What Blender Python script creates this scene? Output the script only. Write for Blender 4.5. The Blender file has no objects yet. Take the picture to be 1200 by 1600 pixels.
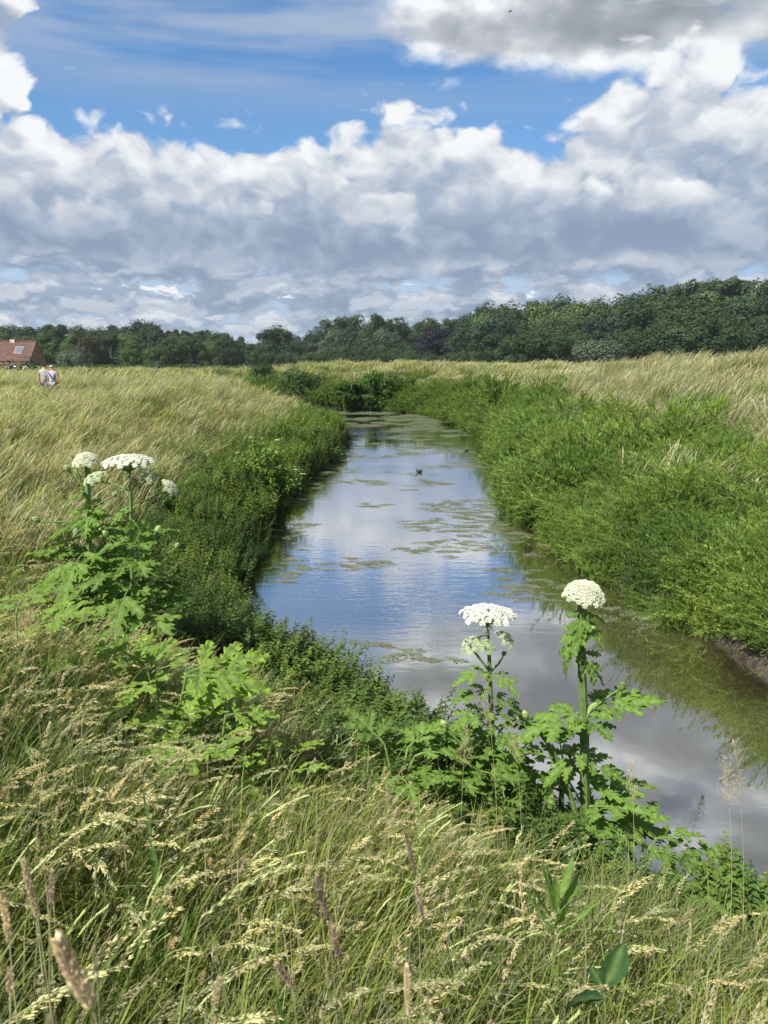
import bpy, math, random
import numpy as np
from mathutils import Vector, Matrix, Euler
R = math.radians
sc = bpy.context.scene
col = sc.collection
rng = np.random.default_rng(7)
rnd = random.Random(11)

# ------------------------------------------------------------------ camera
CZ = 1.65
PITCH = R(11.7)
cam_d = bpy.data.cameras.new('camera')
cam_d.sensor_fit = 'VERTICAL'; cam_d.sensor_height = 36; cam_d.lens = 26
cam_d.clip_start = 0.05; cam_d.clip_end = 6000
cam_d.dof.use_dof = True; cam_d.dof.focus_distance = 6.5; cam_d.dof.aperture_fstop = 7.0
cam = bpy.data.objects.new('camera', cam_d); col.objects.link(cam)
cam.location = (0, 0, CZ); cam.rotation_euler = (R(90) - PITCH, 0, 0)
sc.camera = cam

# ------------------------------------------------------------------ world
SUN_EL, SUN_AZ = 50, -132            # azimuth from +Y towards +X
sc.view_settings.view_transform = 'Standard'; sc.view_settings.look = 'None'
sc.view_settings.gamma = 1; sc.view_settings.use_curve_mapping = False
sc.view_settings.exposure = 0.84
world = bpy.data.worlds.new('World'); sc.world = world; world.use_nodes = True
nt = world.node_tree; nt.nodes.clear()
WS = 0.09
HAZE = 0.00016

class NB:
    """tiny expression helper for math nodes"""
    def __init__(s, nt): s.nt = nt
    def n(s, typ, **kw):
        nd = s.nt.nodes.new(typ)
        for k, v in kw.items(): setattr(nd, k, v)
        return nd
    def put(s, sock, v):
        if isinstance(v, bpy.types.NodeSocket): s.nt.links.new(v, sock)
        elif v is not None: sock.default_value = v
    def m(s, op, a, b=None, c=None, clamp=False):
        nd = s.n('ShaderNodeMath', operation=op, use_clamp=clamp)
        s.put(nd.inputs[0], a)
        if b is not None: s.put(nd.inputs[1], b)
        if c is not None: s.put(nd.inputs[2], c)
        return nd.outputs[0]
    def add(s, a, b): return s.m('ADD', a, b)
    def sub(s, a, b): return s.m('SUBTRACT', a, b)
    def mul(s, a, b): return s.m('MULTIPLY', a, b)
    def div(s, a, b): return s.m('DIVIDE', a, b)
    def step(s, v, lo, hi, t0=0., t1=1.):
        nd = s.n('ShaderNodeMapRange', interpolation_type='SMOOTHSTEP')
        s.put(nd.inputs[0], v); nd.inputs[1].default_value = lo; nd.inputs[2].default_value = hi
        nd.inputs[3].default_value = t0; nd.inputs[4].default_value = t1
        return nd.outputs[0]
    def noise(s, vec, scale, detail=6, rough=.55, dist=0., lac=2.):
        nd = s.n('ShaderNodeTexNoise')
        s.put(nd.inputs['Vector'], vec); nd.inputs['Scale'].default_value = scale
        nd.inputs['Detail'].default_value = detail; nd.inputs['Roughness'].default_value = rough
        nd.inputs['Distortion'].default_value = dist; nd.inputs['Lacunarity'].default_value = lac
        return nd.outputs[0]
    def xyz(s, x, y, z):
        nd = s.n('ShaderNodeCombineXYZ'); s.put(nd.inputs[0], x); s.put(nd.inputs[1], y); s.put(nd.inputs[2], z)
        return nd.outputs[0]
    def vadd(s, a, b):
        nd = s.n('ShaderNodeVectorMath', operation='ADD'); s.put(nd.inputs[0], a); s.put(nd.inputs[1], b); return nd.outputs[0]
    def mix(s, f, a, b, blend='MIX'):
        nd = s.n('ShaderNodeMix', data_type='RGBA', blend_type=blend, clamp_factor=True)
        s.put(nd.inputs['Factor'], f)
        for k, v in ((6, a), (7, b)):
            if isinstance(v, tuple): v = (*v, 1) if len(v) == 3 else v
            s.put(nd.inputs[k], v)
        return nd.outputs[2]

b = NB(nt)
tc = b.n('ShaderNodeTexCoord')
sp = b.n('ShaderNodeSeparateXYZ'); nt.links.new(tc.outputs['Generated'], sp.inputs[0])
X, Y, Z = sp.outputs
E_ = b.mul(b.m('ARCSINE', Z), 57.2958)
A_ = b.mul(b.m('ARCTAN2', X, Y), 57.2958)
Zp = b.m('MAXIMUM', Z, 0.0)
cosE = b.m('MAXIMUM', b.m('SQRT', b.sub(1., b.mul(Z, Z))), .05)
Hx, Hy = b.div(X, cosE), b.div(Y, cosE)
def gauss(a0, sa, e0=None, se=1.):
    d = b.m('POWER', b.m('ABSOLUTE', b.div(b.sub(A_, a0), sa)), 2.)
    if e0 is not None:
        d = b.add(d, b.m('POWER', b.m('ABSOLUTE', b.div(b.sub(E_, e0), se)), 2.))
    return b.m('EXPONENT', b.mul(d, -1.))
rr = b.sub(1.62, b.mul(E_, .0300))
def pvec(seed=0., dx=0., dz=0., flat=1.):
    """flat map of the sky dome: azimuth round the zenith, elevation along the radius"""
    r_ = b.sub(1.62, b.mul(b.add(E_, dz), .0300 * flat)) if (dz or flat != 1.) else rr
    # a small turn in azimuth shifts the light sample sideways
    hx, hy = (Hx, Hy) if not dx else (b.add(Hx, b.mul(Hy, dx)), b.sub(Hy, b.mul(Hx, dx)))
    return b.xyz(b.add(b.mul(r_, hx), seed), b.add(b.mul(r_, hy), seed * .7), 0.)
def noise2(vec, scale, detail, rough=.55, dist=0.):
    nd = b.n('ShaderNodeTexNoise', noise_dimensions='2D')
    b.put(nd.inputs['Vector'], vec); nd.inputs['Scale'].default_value = scale; nd.inputs['Detail'].default_value = detail
    nd.inputs['Roughness'].default_value = rough; nd.inputs['Distortion'].default_value = dist
    return nd.outputs[0]
def voro(vec, scale, detail, rough=.55):
    nd = b.n('ShaderNodeTexVoronoi', feature='F1', normalize=True, voronoi_dimensions='2D')
    b.put(nd.inputs['Vector'], vec); nd.inputs['Scale'].default_value = scale
    nd.inputs['Detail'].default_value = detail; nd.inputs['Roughness'].default_value = rough
    return b.sub(1., nd.outputs['Distance'])
wn = b.n('ShaderNodeTexNoise', noise_dimensions='2D'); b.put(wn.inputs['Vector'], pvec()); wn.inputs['Scale'].default_value = 11.; wn.inputs['Detail'].default_value = 3
wv = b.n('ShaderNodeVectorMath', operation='SCALE'); nt.links.new(wn.outputs[1], wv.inputs[0]); wv.inputs['Scale'].default_value = .06
def billow(scale, seed, dx=0., dz=0., flat=1., fine=True):
    v = b.vadd(pvec(seed, dx, dz, flat), wv.outputs[0])
    if not fine: return b.add(b.mul(noise2(v, scale, 4, .62), 1.0), .02)
    return b.add(b.mul(noise2(v, scale, 6, .58), .56), b.mul(voro(v, scale * 2.0, 1.6, .6), .46))
def pair(scale, seed, flat=1., fine=True):
    return billow(scale, seed, flat=flat, fine=fine), billow(scale, seed, .09 / scale, 11. / scale, flat, fine)
def cloud_row(pr_, base, top, amp, dark, cov=0., gain=1.):
    """one rank of cumulus: billowing bright tops over a flat shaded base"""
    n0, n1 = pr_
    span = b.sub(top, base); t = b.div(b.sub(E_, base), span)
    d = b.add(b.sub(1. + cov, t), b.mul(b.sub(n0, .58), amp))
    al = b.mul(b.step(d, .0, .22), b.step(b.add(t, b.mul(b.sub(n0, .58), 1.4)), -.25, .12))
    rel = b.m('MINIMUM', b.m('MAXIMUM', t, 0.), 1.1)
    lit = b.m('ADD', b.mul(b.sub(n0, n1), 3.6 * gain), .40, clamp=True)
    edge_b = b.step(d, .95, .05, 0., .30)
    shade = b.add(b.add(b.mul(lit, .62), edge_b), b.mul(rel, .36))
    shade = b.m('SUBTRACT', shade, dark, clamp=True)
    return al, shade
def addrow(c, row, tint=None):
    al, shade = row
    r = b.n('ShaderNodeValToRGB'); nt.links.new(shade, r.inputs[0]); cr = r.color_ramp
    st = [(0., (1.6, 2.15, 2.95)), (.30, (2.3, 2.85, 3.65)), (.60, (3.7, 4.0, 4.5)), (1., (5.8, 5.9, 6.0))]
    if tint == 'grey': st = [(0., (1.7, 1.9, 2.2)), (.35, (2.3, 2.5, 2.8)), (.65, (3.4, 3.6, 3.9)), (1., (5.9, 6.0, 6.1))]
    cr.elements[0].position, cr.elements[1].position = st[0][0], st[3][0]
    for p_, c_ in st[1:3]: cr.elements.new(p_)
    for e, (p_, c_) in zip(cr.elements, st): e.color = (*c_, 1)
    return b.mix(al, c, r.outputs[0])
# top edge of the main bank, in degrees of elevation, round the whole horizon
edge = b.add(14.2, b.mul(noise2(b.xyz(Hx, Hy, 0.), 3., 2), 2.0))
edge = b.add(edge, b.mul(gauss(3.5, 6.0), 2.0))
edge = b.add(edge, b.mul(b.step(A_, 9, 18), 4.2))
edge = b.sub(edge, b.mul(gauss(12.0, 2.6), .5))
sky = b.n('ShaderNodeTexSky', sky_type='NISHITA'); sky.sun_disc = False
sky.sun_elevation = R(SUN_EL); sky.sun_rotation = R(SUN_AZ); sky.altitude = 20
sky.air_density = 1.0; sky.dust_density = 0.6; sky.ozone_density = 2.5
skyc = b.mix(1.0, sky.outputs[0], (0.52, 0.80, 0.98), 'MULTIPLY')
# thin high veil
veil = noise2(pvec(7.7, 0, 0, 4.), 2.3, 4, .6)
va = b.mul(b.step(veil, .30, .66), b.step(E_, 15.5, 20.5, .10, .9))
skyc = b.mix(va, skyc, (2.5, 3.1, 4.1))
skyc = b.mix(b.step(E_, 12, 3), skyc, (2.9, 3.7, 4.8))
# high grey sheet, overhead and to the right
hn = noise2(pvec(5.1), 2.6, 6, .56)
hn1 = noise2(pvec(5.1, .03, 1.7), 2.6, 4, .56)
hd = b.add(b.mul(b.sub(hn, .5), 2.4), b.mul(b.step(b.add(E_, b.step(A_, -2, 20, 0., 1.6)), 17.5, 22.), b.step(A_, -3, 6, .12, 1.)))
hd = b.add(hd, b.step(E_, 25, 33, 0., .45))
hsh = b.m('SUBTRACT', b.add(b.mul(b.sub(hn, hn1), 5.), .85), b.mul(b.mul(b.step(hd, .35, 1.1), 1.), b.step(A_, 6, 22, .12, .68)), clamp=True)
final = addrow(skyc, (b.step(hd, .38, .75), hsh), 'grey')
# single towers beside the bank
mainp = pair(6.5, 1.3); ln0, ln1 = mainp
lc = b.m('MAXIMUM', b.m('MAXIMUM', b.mul(gauss(-31., 7.0, 20.5, 5.0), 1.45), b.mul(gauss(-30., 6., 16.3, 2.2), 1.2)), b.m('MAXIMUM', b.mul(gauss(20.5, 3.2, 18.4, 1.8), .62), gauss(30, 6, 17.5, 3.)))
ld = b.add(b.mul(b.sub(ln0, .58), 1.9), lc)
final = addrow(final, (b.step(ld, .42, .58), b.m('ADD', b.add(b.mul(b.sub(ln0, ln1), 4.), b.step(ld, 1.4, .5, .0, .45)), .38, clamp=True)), None)
# small wisps
sn = noise2(pvec(2.2, 0, 0, 1.8), 9., 5, .6, .4)
sd_ = b.add(b.mul(b.sub(sn, .5), 1.8), b.m('MAXIMUM', b.mul(gauss(-10.5, 3.6, 17.0, .8), .55), b.m('MAXIMUM', b.mul(gauss(5.5, 3.2, 18.4, .7), .5), b.mul(gauss(-26, 2., 17.5, .8), .4))))
final = b.mix(b.mul(b.step(sd_, .30, .75), .8), final, (6.4, 6.8, 7.4))
fine_ = pair(15., 9.1, 1.7, False)
fine2 = pair(9.5, 6.3, 1.9, False)
final = addrow(final, cloud_row(fine_, -.6, 2.4, 3.0, .02, .30, 1.2))
final = addrow(final, cloud_row(fine_, 1.5, 4.1, 3.0, .12, .20, 1.2))
final = addrow(final, cloud_row(fine2, 3.0, 6.3, 2.8, .18, .20, 1.3))
final = addrow(final, cloud_row(fine2, 5.2, 9.6, 2.6, .22, .25, 1.3))
final = addrow(final, cloud_row(mainp, 7.6, edge, 1.9, .04, 0., 1.12))
frontp = pair(5., 2.9)
fe = b.add(9.6, b.mul(noise2(b.xyz(Hx, Hy, 0.), 4.3, 1), 4.))
final = addrow(final, cloud_row(frontp, 7.4, fe, 2.2, .27, .0, 1.2))
# below the horizon: plain dull ground tone
final = b.mix(b.step(E_, -1.5, 0.), (0.5, 0.6, 0.4), final)
bg = b.n('ShaderNodeBackground'); bg.inputs[1].default_value = WS
nt.links.new(final, bg.inputs[0])
wo = b.n('ShaderNodeOutputWorld'); nt.links.new(bg.outputs[0], wo.inputs[0])
world.cycles.sampling_method = 'MANUAL'; world.cycles.sample_map_resolution = 1024

sun_d = bpy.data.lights.new('sun', 'SUN'); sun_d.energy = 5.0; sun_d.angle = R(.6); sun_d.color = (1, .95, .86)
sun = bpy.data.objects.new('sun', sun_d); col.objects.link(sun)
sd = Vector((math.sin(R(SUN_AZ)) * math.cos(R(SUN_EL)), math.cos(R(SUN_AZ)) * math.cos(R(SUN_EL)), math.sin(R(SUN_EL))))
sun.rotation_euler = sd.to_track_quat('Z', 'Y').to_euler()
sun.location = (-20, -20, 40)
sc.cycles.max_bounces = 6; sc.cycles.diffuse_bounces = 3; sc.cycles.glossy_bounces = 2
sc.cycles.transmission_bounces = 3; sc.cycles.transparent_max_bounces = 4
sc.cycles.caustics_reflective = False; sc.cycles.caustics_refractive = False
sc.cycles.sample_clamp_indirect = 4

# ------------------------------------------------------------------ helpers
F = 1155.6
def P(px, py, Yd):
    """world point seen at photo pixel (px,py) at distance Yd ahead"""
    u = (px - 600) / F; v = (800 - py) / F
    dy = math.cos(PITCH) + v * math.sin(PITCH); dz = -math.sin(PITCH) + v * math.cos(PITCH)
    t = Yd / dy
    return Vector((u * t, Yd, CZ + dz * t))

def tag(o, label=None, cat=None, group=None, kind=None):
    if label: o['label'] = label
    if cat: o['category'] = cat
    if group: o['group'] = group
    if kind: o['kind'] = kind
    return o

class MB:
    def __init__(s): s.v = []; s.f = []; s.c = []; s.mi = []; s.mats = []
    def add(s, vs, fs, c, mi=0):
        o = len(s.v)
        s.v.extend([tuple(p) for p in vs])
        s.c.extend([c] * len(vs)) if not isinstance(c, list) else s.c.extend(c)
        for f in fs: s.f.append(tuple(i + o for i in f)); s.mi.append(mi)
    def mesh(s, name, mats, smooth=False):
        me = bpy.data.meshes.new(name)
        me.from_pydata(s.v, [], s.f)
        at = me.color_attributes.new('col', 'FLOAT_COLOR', 'POINT')
        arr = np.ones((len(s.v), 4), dtype=np.float32); arr[:, :3] = np.array(s.c, dtype=np.float32)[:, :3]
        at.data.foreach_set('color', arr.ravel())
        if not isinstance(mats, (list, tuple)): mats = [mats]
        for m in mats: me.materials.append(m)
        if len(mats) > 1: me.polygons.foreach_set('material_index', s.mi)
        if smooth: me.polygons.foreach_set('use_smooth', [True] * len(s.f))
        me.update()
        return me
    def obj(s, name, mats, parent=None, loc=None, smooth=False):
        o = bpy.data.objects.new(name, s.mesh(name, mats, smooth)); col.objects.link(o)
        if parent: o.parent = parent
        if loc is not None: o.location = loc
        return o

def empty(name, loc=(0, 0, 0), rz=0.):
    o = bpy.data.objects.new(name, None); col.objects.link(o); o.location = loc; o.rotation_euler = (0, 0, rz)
    o.empty_display_size = .2
    return o
def child(name, me, parent, loc=(0, 0, 0), rot=(0, 0, 0), scl=(1, 1, 1)):
    o = bpy.data.objects.new(name, me); col.objects.link(o); o.parent = parent
    o.location = loc; o.rotation_euler = rot; o.scale = scl
    return o

def jit(c, a=.15, r=rnd):
    k = 1 + r.uniform(-a, a)
    return (c[0] * k * (1 + r.uniform(-a, a) * .5), c[1] * k, c[2] * k * (1 + r.uniform(-a, a) * .5))
def lerp(a, b_, t): return tuple(a[i] + (b_[i] - a[i]) * t for i in range(3))

def tube(mb, pts, rad, c, sides=6, cap=True):
    pts = [Vector(p) for p in pts]; n = len(pts)
    if not hasattr(rad, '__len__'): rad = [rad] * n
    vs = []; up = None
    for i, p in enumerate(pts):
        t = (pts[min(i + 1, n - 1)] - pts[max(i - 1, 0)]).normalized()
        if up is None:
            up = Vector((1, 0, 0)) if abs(t.x) < .8 else Vector((0, 1, 0))
        a = (up - t * up.dot(t)).normalized(); up = a; bb = t.cross(a)
        for k in range(sides):
            an = 2 * math.pi * k / sides
            vs.append(p + (a * math.cos(an) + bb * math.sin(an)) * rad[i])
    fs = [(i * sides + k, i * sides + (k + 1) % sides, (i + 1) * sides + (k + 1) % sides, (i + 1) * sides + k) for i in range(n - 1) for k in range(sides)]
    if cap and sides > 2:
        fs.append(tuple(range(sides))[::-1]); fs.append(tuple((n - 1) * sides + k for k in range(sides)))
    mb.add(vs, fs, c)

def spindle(mb, p, d, L, r, c, sides=3):
    d = d.normalized(); a = d.orthogonal().normalized(); bb = d.cross(a)
    vs = [p]
    for k in range(sides):
        an = 2 * math.pi * k / sides
        vs.append(p + d * L * .4 + (a * math.cos(an) + bb * math.sin(an)) * r)
    vs.append(p + d * L)
    fs = []
    for k in range(sides):
        k2 = (k + 1) % sides
        fs.append((0, 1 + k2, 1 + k)); fs.append((1 + k, 1 + k2, sides + 1))
    mb.add(vs, fs, c)

def arc(base, h, az, lean, droop, n):
    """arching stalk: rises then bends over in direction az"""
    out = []
    dx, dy = math.cos(az), math.sin(az)
    for i in range(n + 1):
        t = i / n
        s = lean * h * (t ** 1.8)
        z = h * (t - droop * t ** 3.2)
        out.append(Vector((base[0] + dx * s, base[1] + dy * s, base[2] + z)))
    return out
def blade(mb, base, h, w, az, lean, droop, c, c2=None, n=4):
    pts = arc(base, h, az, lean, droop, n)
    tw = az + rnd.uniform(-1.2, 1.2) + math.pi / 2
    s = Vector((math.cos(tw), math.sin(tw), 0))
    vs = []; cs = []
    for i, p in enumerate(pts):
        t = i / n; ww = w * .5 * (1 - t ** 2.2) + w * .02
        vs += [p - s * ww, p + s * ww]
        cc = lerp(c, c2, t) if c2 else c
        cs += [cc, cc]
    mb.add(vs, [(2 * i, 2 * i + 1, 2 * i + 3, 2 * i + 2) for i in range(n)], cs)
    return pts

# value noise (numpy)
_tab = rng.random((256, 256))
def vnoise(x, y, sc_=1., seed=0):
    x = np.asarray(x, float) * sc_ + seed * 17.3; y = np.asarray(y, float) * sc_ + seed * 9.7
    xi = np.floor(x).astype(int); yi = np.floor(y).astype(int); fx = x - xi; fy = y - yi
    fx = fx * fx * (3 - 2 * fx); fy = fy * fy * (3 - 2 * fy)
    g = lambda a, c: _tab[a % 256, c % 256]
    return (g(xi, yi) * (1 - fx) + g(xi + 1, yi) * fx) * (1 - fy) + (g(xi, yi + 1) * (1 - fx) + g(xi + 1, yi + 1) * fx) * fy
def fbm(x, y, sc_=1., o=3, seed=0):
    t = 0; a = .5; s = 0
    for k in range(o):
        t = t + a * vnoise(x, y, sc_ * 2 ** k, seed + k); s += a; a *= .5
    return t / s

# ------------------------------------------------------------------ materials
def mat_plant(name, inst, trans=.30, rough=.55, spec=.25, mul=(1, 1, 1)):
    m = bpy.data.materials.new(name); m.use_nodes = True; t = m.node_tree; t.nodes.clear(); q = NB(t)
    a = q.n('ShaderNodeAttribute', attribute_name='col')
    c = a.outputs[0]
    if inst:
        ti = q.n('ShaderNodeAttribute', attribute_name='tint', attribute_type='INSTANCER')
        c = q.mix(1., c, ti.outputs[0], 'MULTIPLY')
    else:
        oi = q.n('ShaderNodeObjectInfo')
        f = q.step(oi.outputs['Random'], 0, 1, .86, 1.16)
        cx = q.xyz(f, f, f); c = q.mix(1., c, cx, 'MULTIPLY')
    tcn = q.n('ShaderNodeTexCoord')
    nz = q.step(q.noise(tcn.outputs['Object'], 30, 2), .3, .7, .82, 1.18)
    c = q.mix(1., c, q.xyz(nz, nz, nz), 'MULTIPLY')
    if mul != (1, 1, 1): c = q.mix(1., c, mul, 'MULTIPLY')
    pr = q.n('ShaderNodeBsdfPrincipled'); t.links.new(c, pr.inputs['Base Color'])
    pr.inputs['Roughness'].default_value = rough; pr.inputs['Specular IOR Level'].default_value = spec
    tr = q.n('ShaderNodeBsdfTranslucent')
    c2 = q.mix(1., c, (1.15, 1.25, .7), 'MULTIPLY'); t.links.new(c2, tr.inputs[0])
    mx = q.n('ShaderNodeMixShader'); mx.inputs[0].default_value = trans
    t.links.new(pr.outputs[0], mx.inputs[1]); t.links.new(tr.outputs[0], mx.inputs[2])
    o = q.n('ShaderNodeOutputMaterial'); t.links.new(mx.outputs[0], o.inputs[0])
    return m
M_sc = mat_plant('plant_scattered', True, .46, .6, .15)
M_pl = mat_plant('plant_leaf', False, .42, .6, .14)
M_stem = mat_plant('plant_stem', False, .05, .5)
M_petal = mat_plant('petals', False, .25, .7, .1)
M_tree = mat_plant('tree_foliage', False, .25, .7, .1)

def mat_simple(name, c, rough=.7, noise_amt=.2, scale=5., spec=.3, metal=0., bump=0., c2=None):
    m = bpy.data.materials.new(name); m.use_nodes = True; t = m.node_tree; t.nodes.clear(); q = NB(t)
    tcn = q.n('ShaderNodeTexCoord')
    nz = q.noise(tcn.outputs['Object'], scale, 5, .6)
    f = q.step(nz, .3, .7)
    cc = q.mix(f, tuple(x * (1 - noise_amt) for x in c), c2 or tuple(x * (1 + noise_amt) for x in c))
    pr = q.n('ShaderNodeBsdfPrincipled'); t.links.new(cc, pr.inputs['Base Color'])
    pr.inputs['Roughness'].default_value = rough; pr.inputs['Specular IOR Level'].default_value = spec
    pr.inputs['Metallic'].default_value = metal
    if bump:
        bp = q.n('ShaderNodeBump'); bp.inputs['Strength'].default_value = bump; bp.inputs['Distance'].default_value = .03
        t.links.new(nz, bp.inputs['Height']); t.links.new(bp.outputs[0], pr.inputs['Normal'])
    o = q.n('ShaderNodeOutputMaterial'); t.links.new(pr.outputs[0], o.inputs[0])
    return m

# ------------------------------------------------------------------ river course and terrain
WZ = -2.35
Lp = np.array([(-60, 66), (-30, 58), (-14, 52), (-6, 45.5), (-3.0, 40), (-1.95, 36.4), (-2.3, 29.4), (-2.6, 26), (-3.2, 20.2), (-3.0, 17), (-2.7, 14.8), (-2.75, 13.4),
               (-2.5, 11.2), (-2.05, 9.8), (-1.5, 8.8), (-.6, 7.9), (.1, 7.2), (.6, 6.5), (1.1, 5.75), (1.7, 5.05), (2.3, 4.6), (3.1, 4.3), (5, 3.5), (9, 1.5), (16, -3), (34, -14), (70, -30)], float)
Rp = np.array([(-60, 78), (-35, 72), (-15, 66), (-4.2, 61.7), (0, 58.2), (2.6, 55.2), (4.5, 48.7), (5.4, 36.4), (4.25, 23.4), (3.7, 17.8), (3.8, 14.3), (4.2, 12.6), (4.45, 11.2),
               (4.8, 10.1), (4.95, 8.9), (5.2, 8.0), (6.0, 7.2), (7.8, 6.3), (11, 4.6), (18, .3), (34, -8), (70, -22)], float)
def seg_dist(pts, poly):
    best = np.full(len(pts), 1e9)
    for a, c in zip(poly[:-1], poly[1:]):
        d = c - a; t = np.clip(((pts - a) @ d) / (d @ d), 0, 1)
        pr = a + t[:, None] * d
        best = np.minimum(best, np.hypot(*(pts - pr).T))
    return best
polyg = np.vstack([Lp, Rp[::-1]])
def inside(pts):
    r = np.zeros(len(pts), bool); n = len(polyg)
    for i in range(n):
        (x1, y1), (x2, y2) = polyg[i], polyg[(i + 1) % n]
        if y1 == y2: continue
        cnd = (pts[:, 1] > y1) != (pts[:, 1] > y2)
        xi = x1 + (pts[:, 1] - y1) / (y2 - y1) * (x2 - x1)
        r ^= cnd & (pts[:, 0] < xi)
    return r
def terrain(x, y):
    """returns z, distance from the river, side (0 left/near bank, 1 right/far bank), inside"""
    pts = np.column_stack([np.atleast_1d(x).astype(float), np.atleast_1d(y).astype(float)])
    dl = seg_dist(pts, Lp); dr = seg_dist(pts, Rp); ins = inside(pts)
    side = (dr < dl).astype(int); d = np.minimum(dl, dr)
    px, py = pts.T
    wob = (fbm(px, py, .9, 2, 3) - .5)
    zl = np.interp(d + wob * .7 * np.clip(d / 1., 0, 1), [0, .12, .8, 3, 5.2, 9, 40], [0, .22, .55, 1.38, 2.32, 2.42, 2.42])
    zr = np.interp(d + wob * .9 * np.clip(d / 1., 0, 1), [0, .15, .35, 1.5, 3, 5.4, 9.5, 15, 40], [0, .30, .55, 1.0, 1.55, 2.45, 3.15, 3.15, 2.5])
    far = np.clip((py - 32) / 30, 0, 1)
    zr = zr - far * .35 * np.clip((d - 4) / 6, 0, 1)
    z = WZ + np.where(side == 1, zr, zl)
    lump = (fbm(px, py, .8, 3, 9) - .5) * np.where(side == 1, 1.25, .40) * np.clip(d / 1.2, 0, 1)
    z = z + lump * np.where(np.hypot(px, py) < 3, .3, 1)
    z = z + np.clip((-px - 4) / 30, 0, 1) * .12
    low = np.clip((py - 50) / 30, 0, 1) * np.clip((-px - 4) / 14, 0, 1) * np.clip((d - 3) / 5, 0, 1)
    z = z - low * .9
    low2 = np.clip((py - 85) / 50, 0, 1) * (1 - np.clip((-px - 4) / 14, 0, 1))
    z = z - low2 * .6
    z = np.where(ins, WZ - .7 * np.clip(d / .6, 0, 1), z)
    return z, d, side, ins

def axis(parts):
    out = []
    for a, c, s in parts: out += list(np.arange(a, c, s))
    return np.array(out)
gx = axis([(-1500, -300, 150), (-300, -60, 12), (-60, -12, 1.2), (-12, 14, .2), (14, 60, 1.2), (60, 300, 12), (300, 1600, 150)])
gy = axis([(-600, -60, 60), (-60, -4, 2.), (-4, 26, .2), (26, 70, .6), (70, 130, 3), (130, 330, 14), (330, 2300, 150)])
GX, GY = np.meshgrid(gx, gy)
gz, gd, gs, gi = terrain(GX.ravel(), GY.ravel())
nx, ny = len(gx), len(gy)
me = bpy.data.meshes.new('ground')
vs = np.column_stack([GX.ravel(), GY.ravel(), gz])
idx = np.arange(nx * ny).reshape(ny, nx)
fs = np.stack([idx[:-1, :-1], idx[:-1, 1:], idx[1:, 1:], idx[1:, :-1]], -1).reshape(-1, 4)
me.from_pydata(vs.tolist(), [], fs.tolist())
at = me.attributes.new('edge', 'FLOAT', 'POINT'); at.data.foreach_set('value', gd.astype(np.float32))
me.polygons.foreach_set('use_smooth', [True] * len(fs))
m = bpy.data.materials.new('bank_soil'); m.use_nodes = True; t = m.node_tree; t.nodes.clear(); q = NB(t)
ge = q.n('ShaderNodeNewGeometry'); ea = q.n('ShaderNodeAttribute', attribute_name='edge')
n_a = q.noise(ge.outputs['Position'], 2.2, 6, .6); n_b = q.noise(ge.outputs['Position'], 14, 5, .65)
soil = q.mix(q.step(n_b, .35, .65), (.028, .022, .015), (.075, .058, .042))
green = q.mix(q.step(n_a, .35, .65), (.045, .065, .022), (.12, .115, .055))
f = q.step(q.add(ea.outputs['Fac'], q.mul(q.sub(n_a, .5), .8)), .6, 1.3)
cc = q.mix(f, soil, green)
pr = q.n('ShaderNodeBsdfPrincipled'); t.links.new(cc, pr.inputs['Base Color']); pr.inputs['Roughness'].default_value = .9
bp = q.n('ShaderNodeBump'); bp.inputs['Strength'].default_value = .8; bp.inputs['Distance'].default_value = .06
t.links.new(n_b, bp.inputs['Height']); t.links.new(bp.outputs[0], pr.inputs['Normal'])
o = q.n('ShaderNodeOutputMaterial'); t.links.new(pr.outputs[0], o.inputs[0])
me.materials.append(m)
ground = bpy.data.objects.new('ground', me); col.objects.link(ground)
tag(ground, 'brown earth riverbank and field under the grass', kind='structure')

# water
m = bpy.data.materials.new('river_water'); m.use_nodes = True; t = m.node_tree; t.nodes.clear(); q = NB(t)
ge = q.n('ShaderNodeNewGeometry'); pos = ge.outputs['Position']
mp = q.n('ShaderNodeMapping'); t.links.new(pos, mp.inputs[0]); mp.inputs['Scale'].default_value = (.8, 2.6, 1)
w1 = q.noise(mp.outputs[0], 2.4, 3, .5, .4)
mp2 = q.n('ShaderNodeMapping'); t.links.new(pos, mp2.inputs[0]); mp2.inputs['Scale'].default_value = (1, 3.0, 1); mp2.inputs['Rotation'].default_value = (0, 0, .25)
w2 = q.noise(mp2.outputs[0], 9, 2, .5)
calm = q.step(q.noise(pos, .16, 2), .40, .60, .15, 1.)
sx = q.n('ShaderNodeSeparateXYZ'); t.links.new(pos, sx.inputs[0])
dist_f = q.step(sx.outputs[1], 7, 18, .12, 1.)
hgt = q.mul(q.mul(q.add(q.mul(w1, 1.), q.mul(w2, .28)), calm), dist_f)
bp = q.n('ShaderNodeBump'); bp.inputs['Strength'].default_value = 1.; bp.inputs['Distance'].default_value = .0075
t.links.new(hgt, bp.inputs['Height'])
pr = q.n('ShaderNodeBsdfPrincipled')
mud = q.mix(q.step(q.noise(pos, .7, 4), .35, .7), (.046, .040, .018), (.075, .064, .032))
t.links.new(mud, pr.inputs['Base Color'])
pr.inputs['Roughness'].default_value = .03; pr.inputs['IOR'].default_value = 1.6
pr.inputs['Specular IOR Level'].default_value = .9
t.links.new(bp.outputs[0], pr.inputs['Normal'])
gl = q.n('ShaderNodeBsdfGlossy'); gl.inputs['Roughness'].default_value = .03; gl.inputs[0].default_value = (.93, .95, 1, 1); t.links.new(bp.outputs[0], gl.inputs['Normal'])
fr = q.n('ShaderNodeFresnel'); fr.inputs[0].default_value = 2.0; t.links.new(bp.outputs[0], fr.inputs['Normal'])
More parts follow.
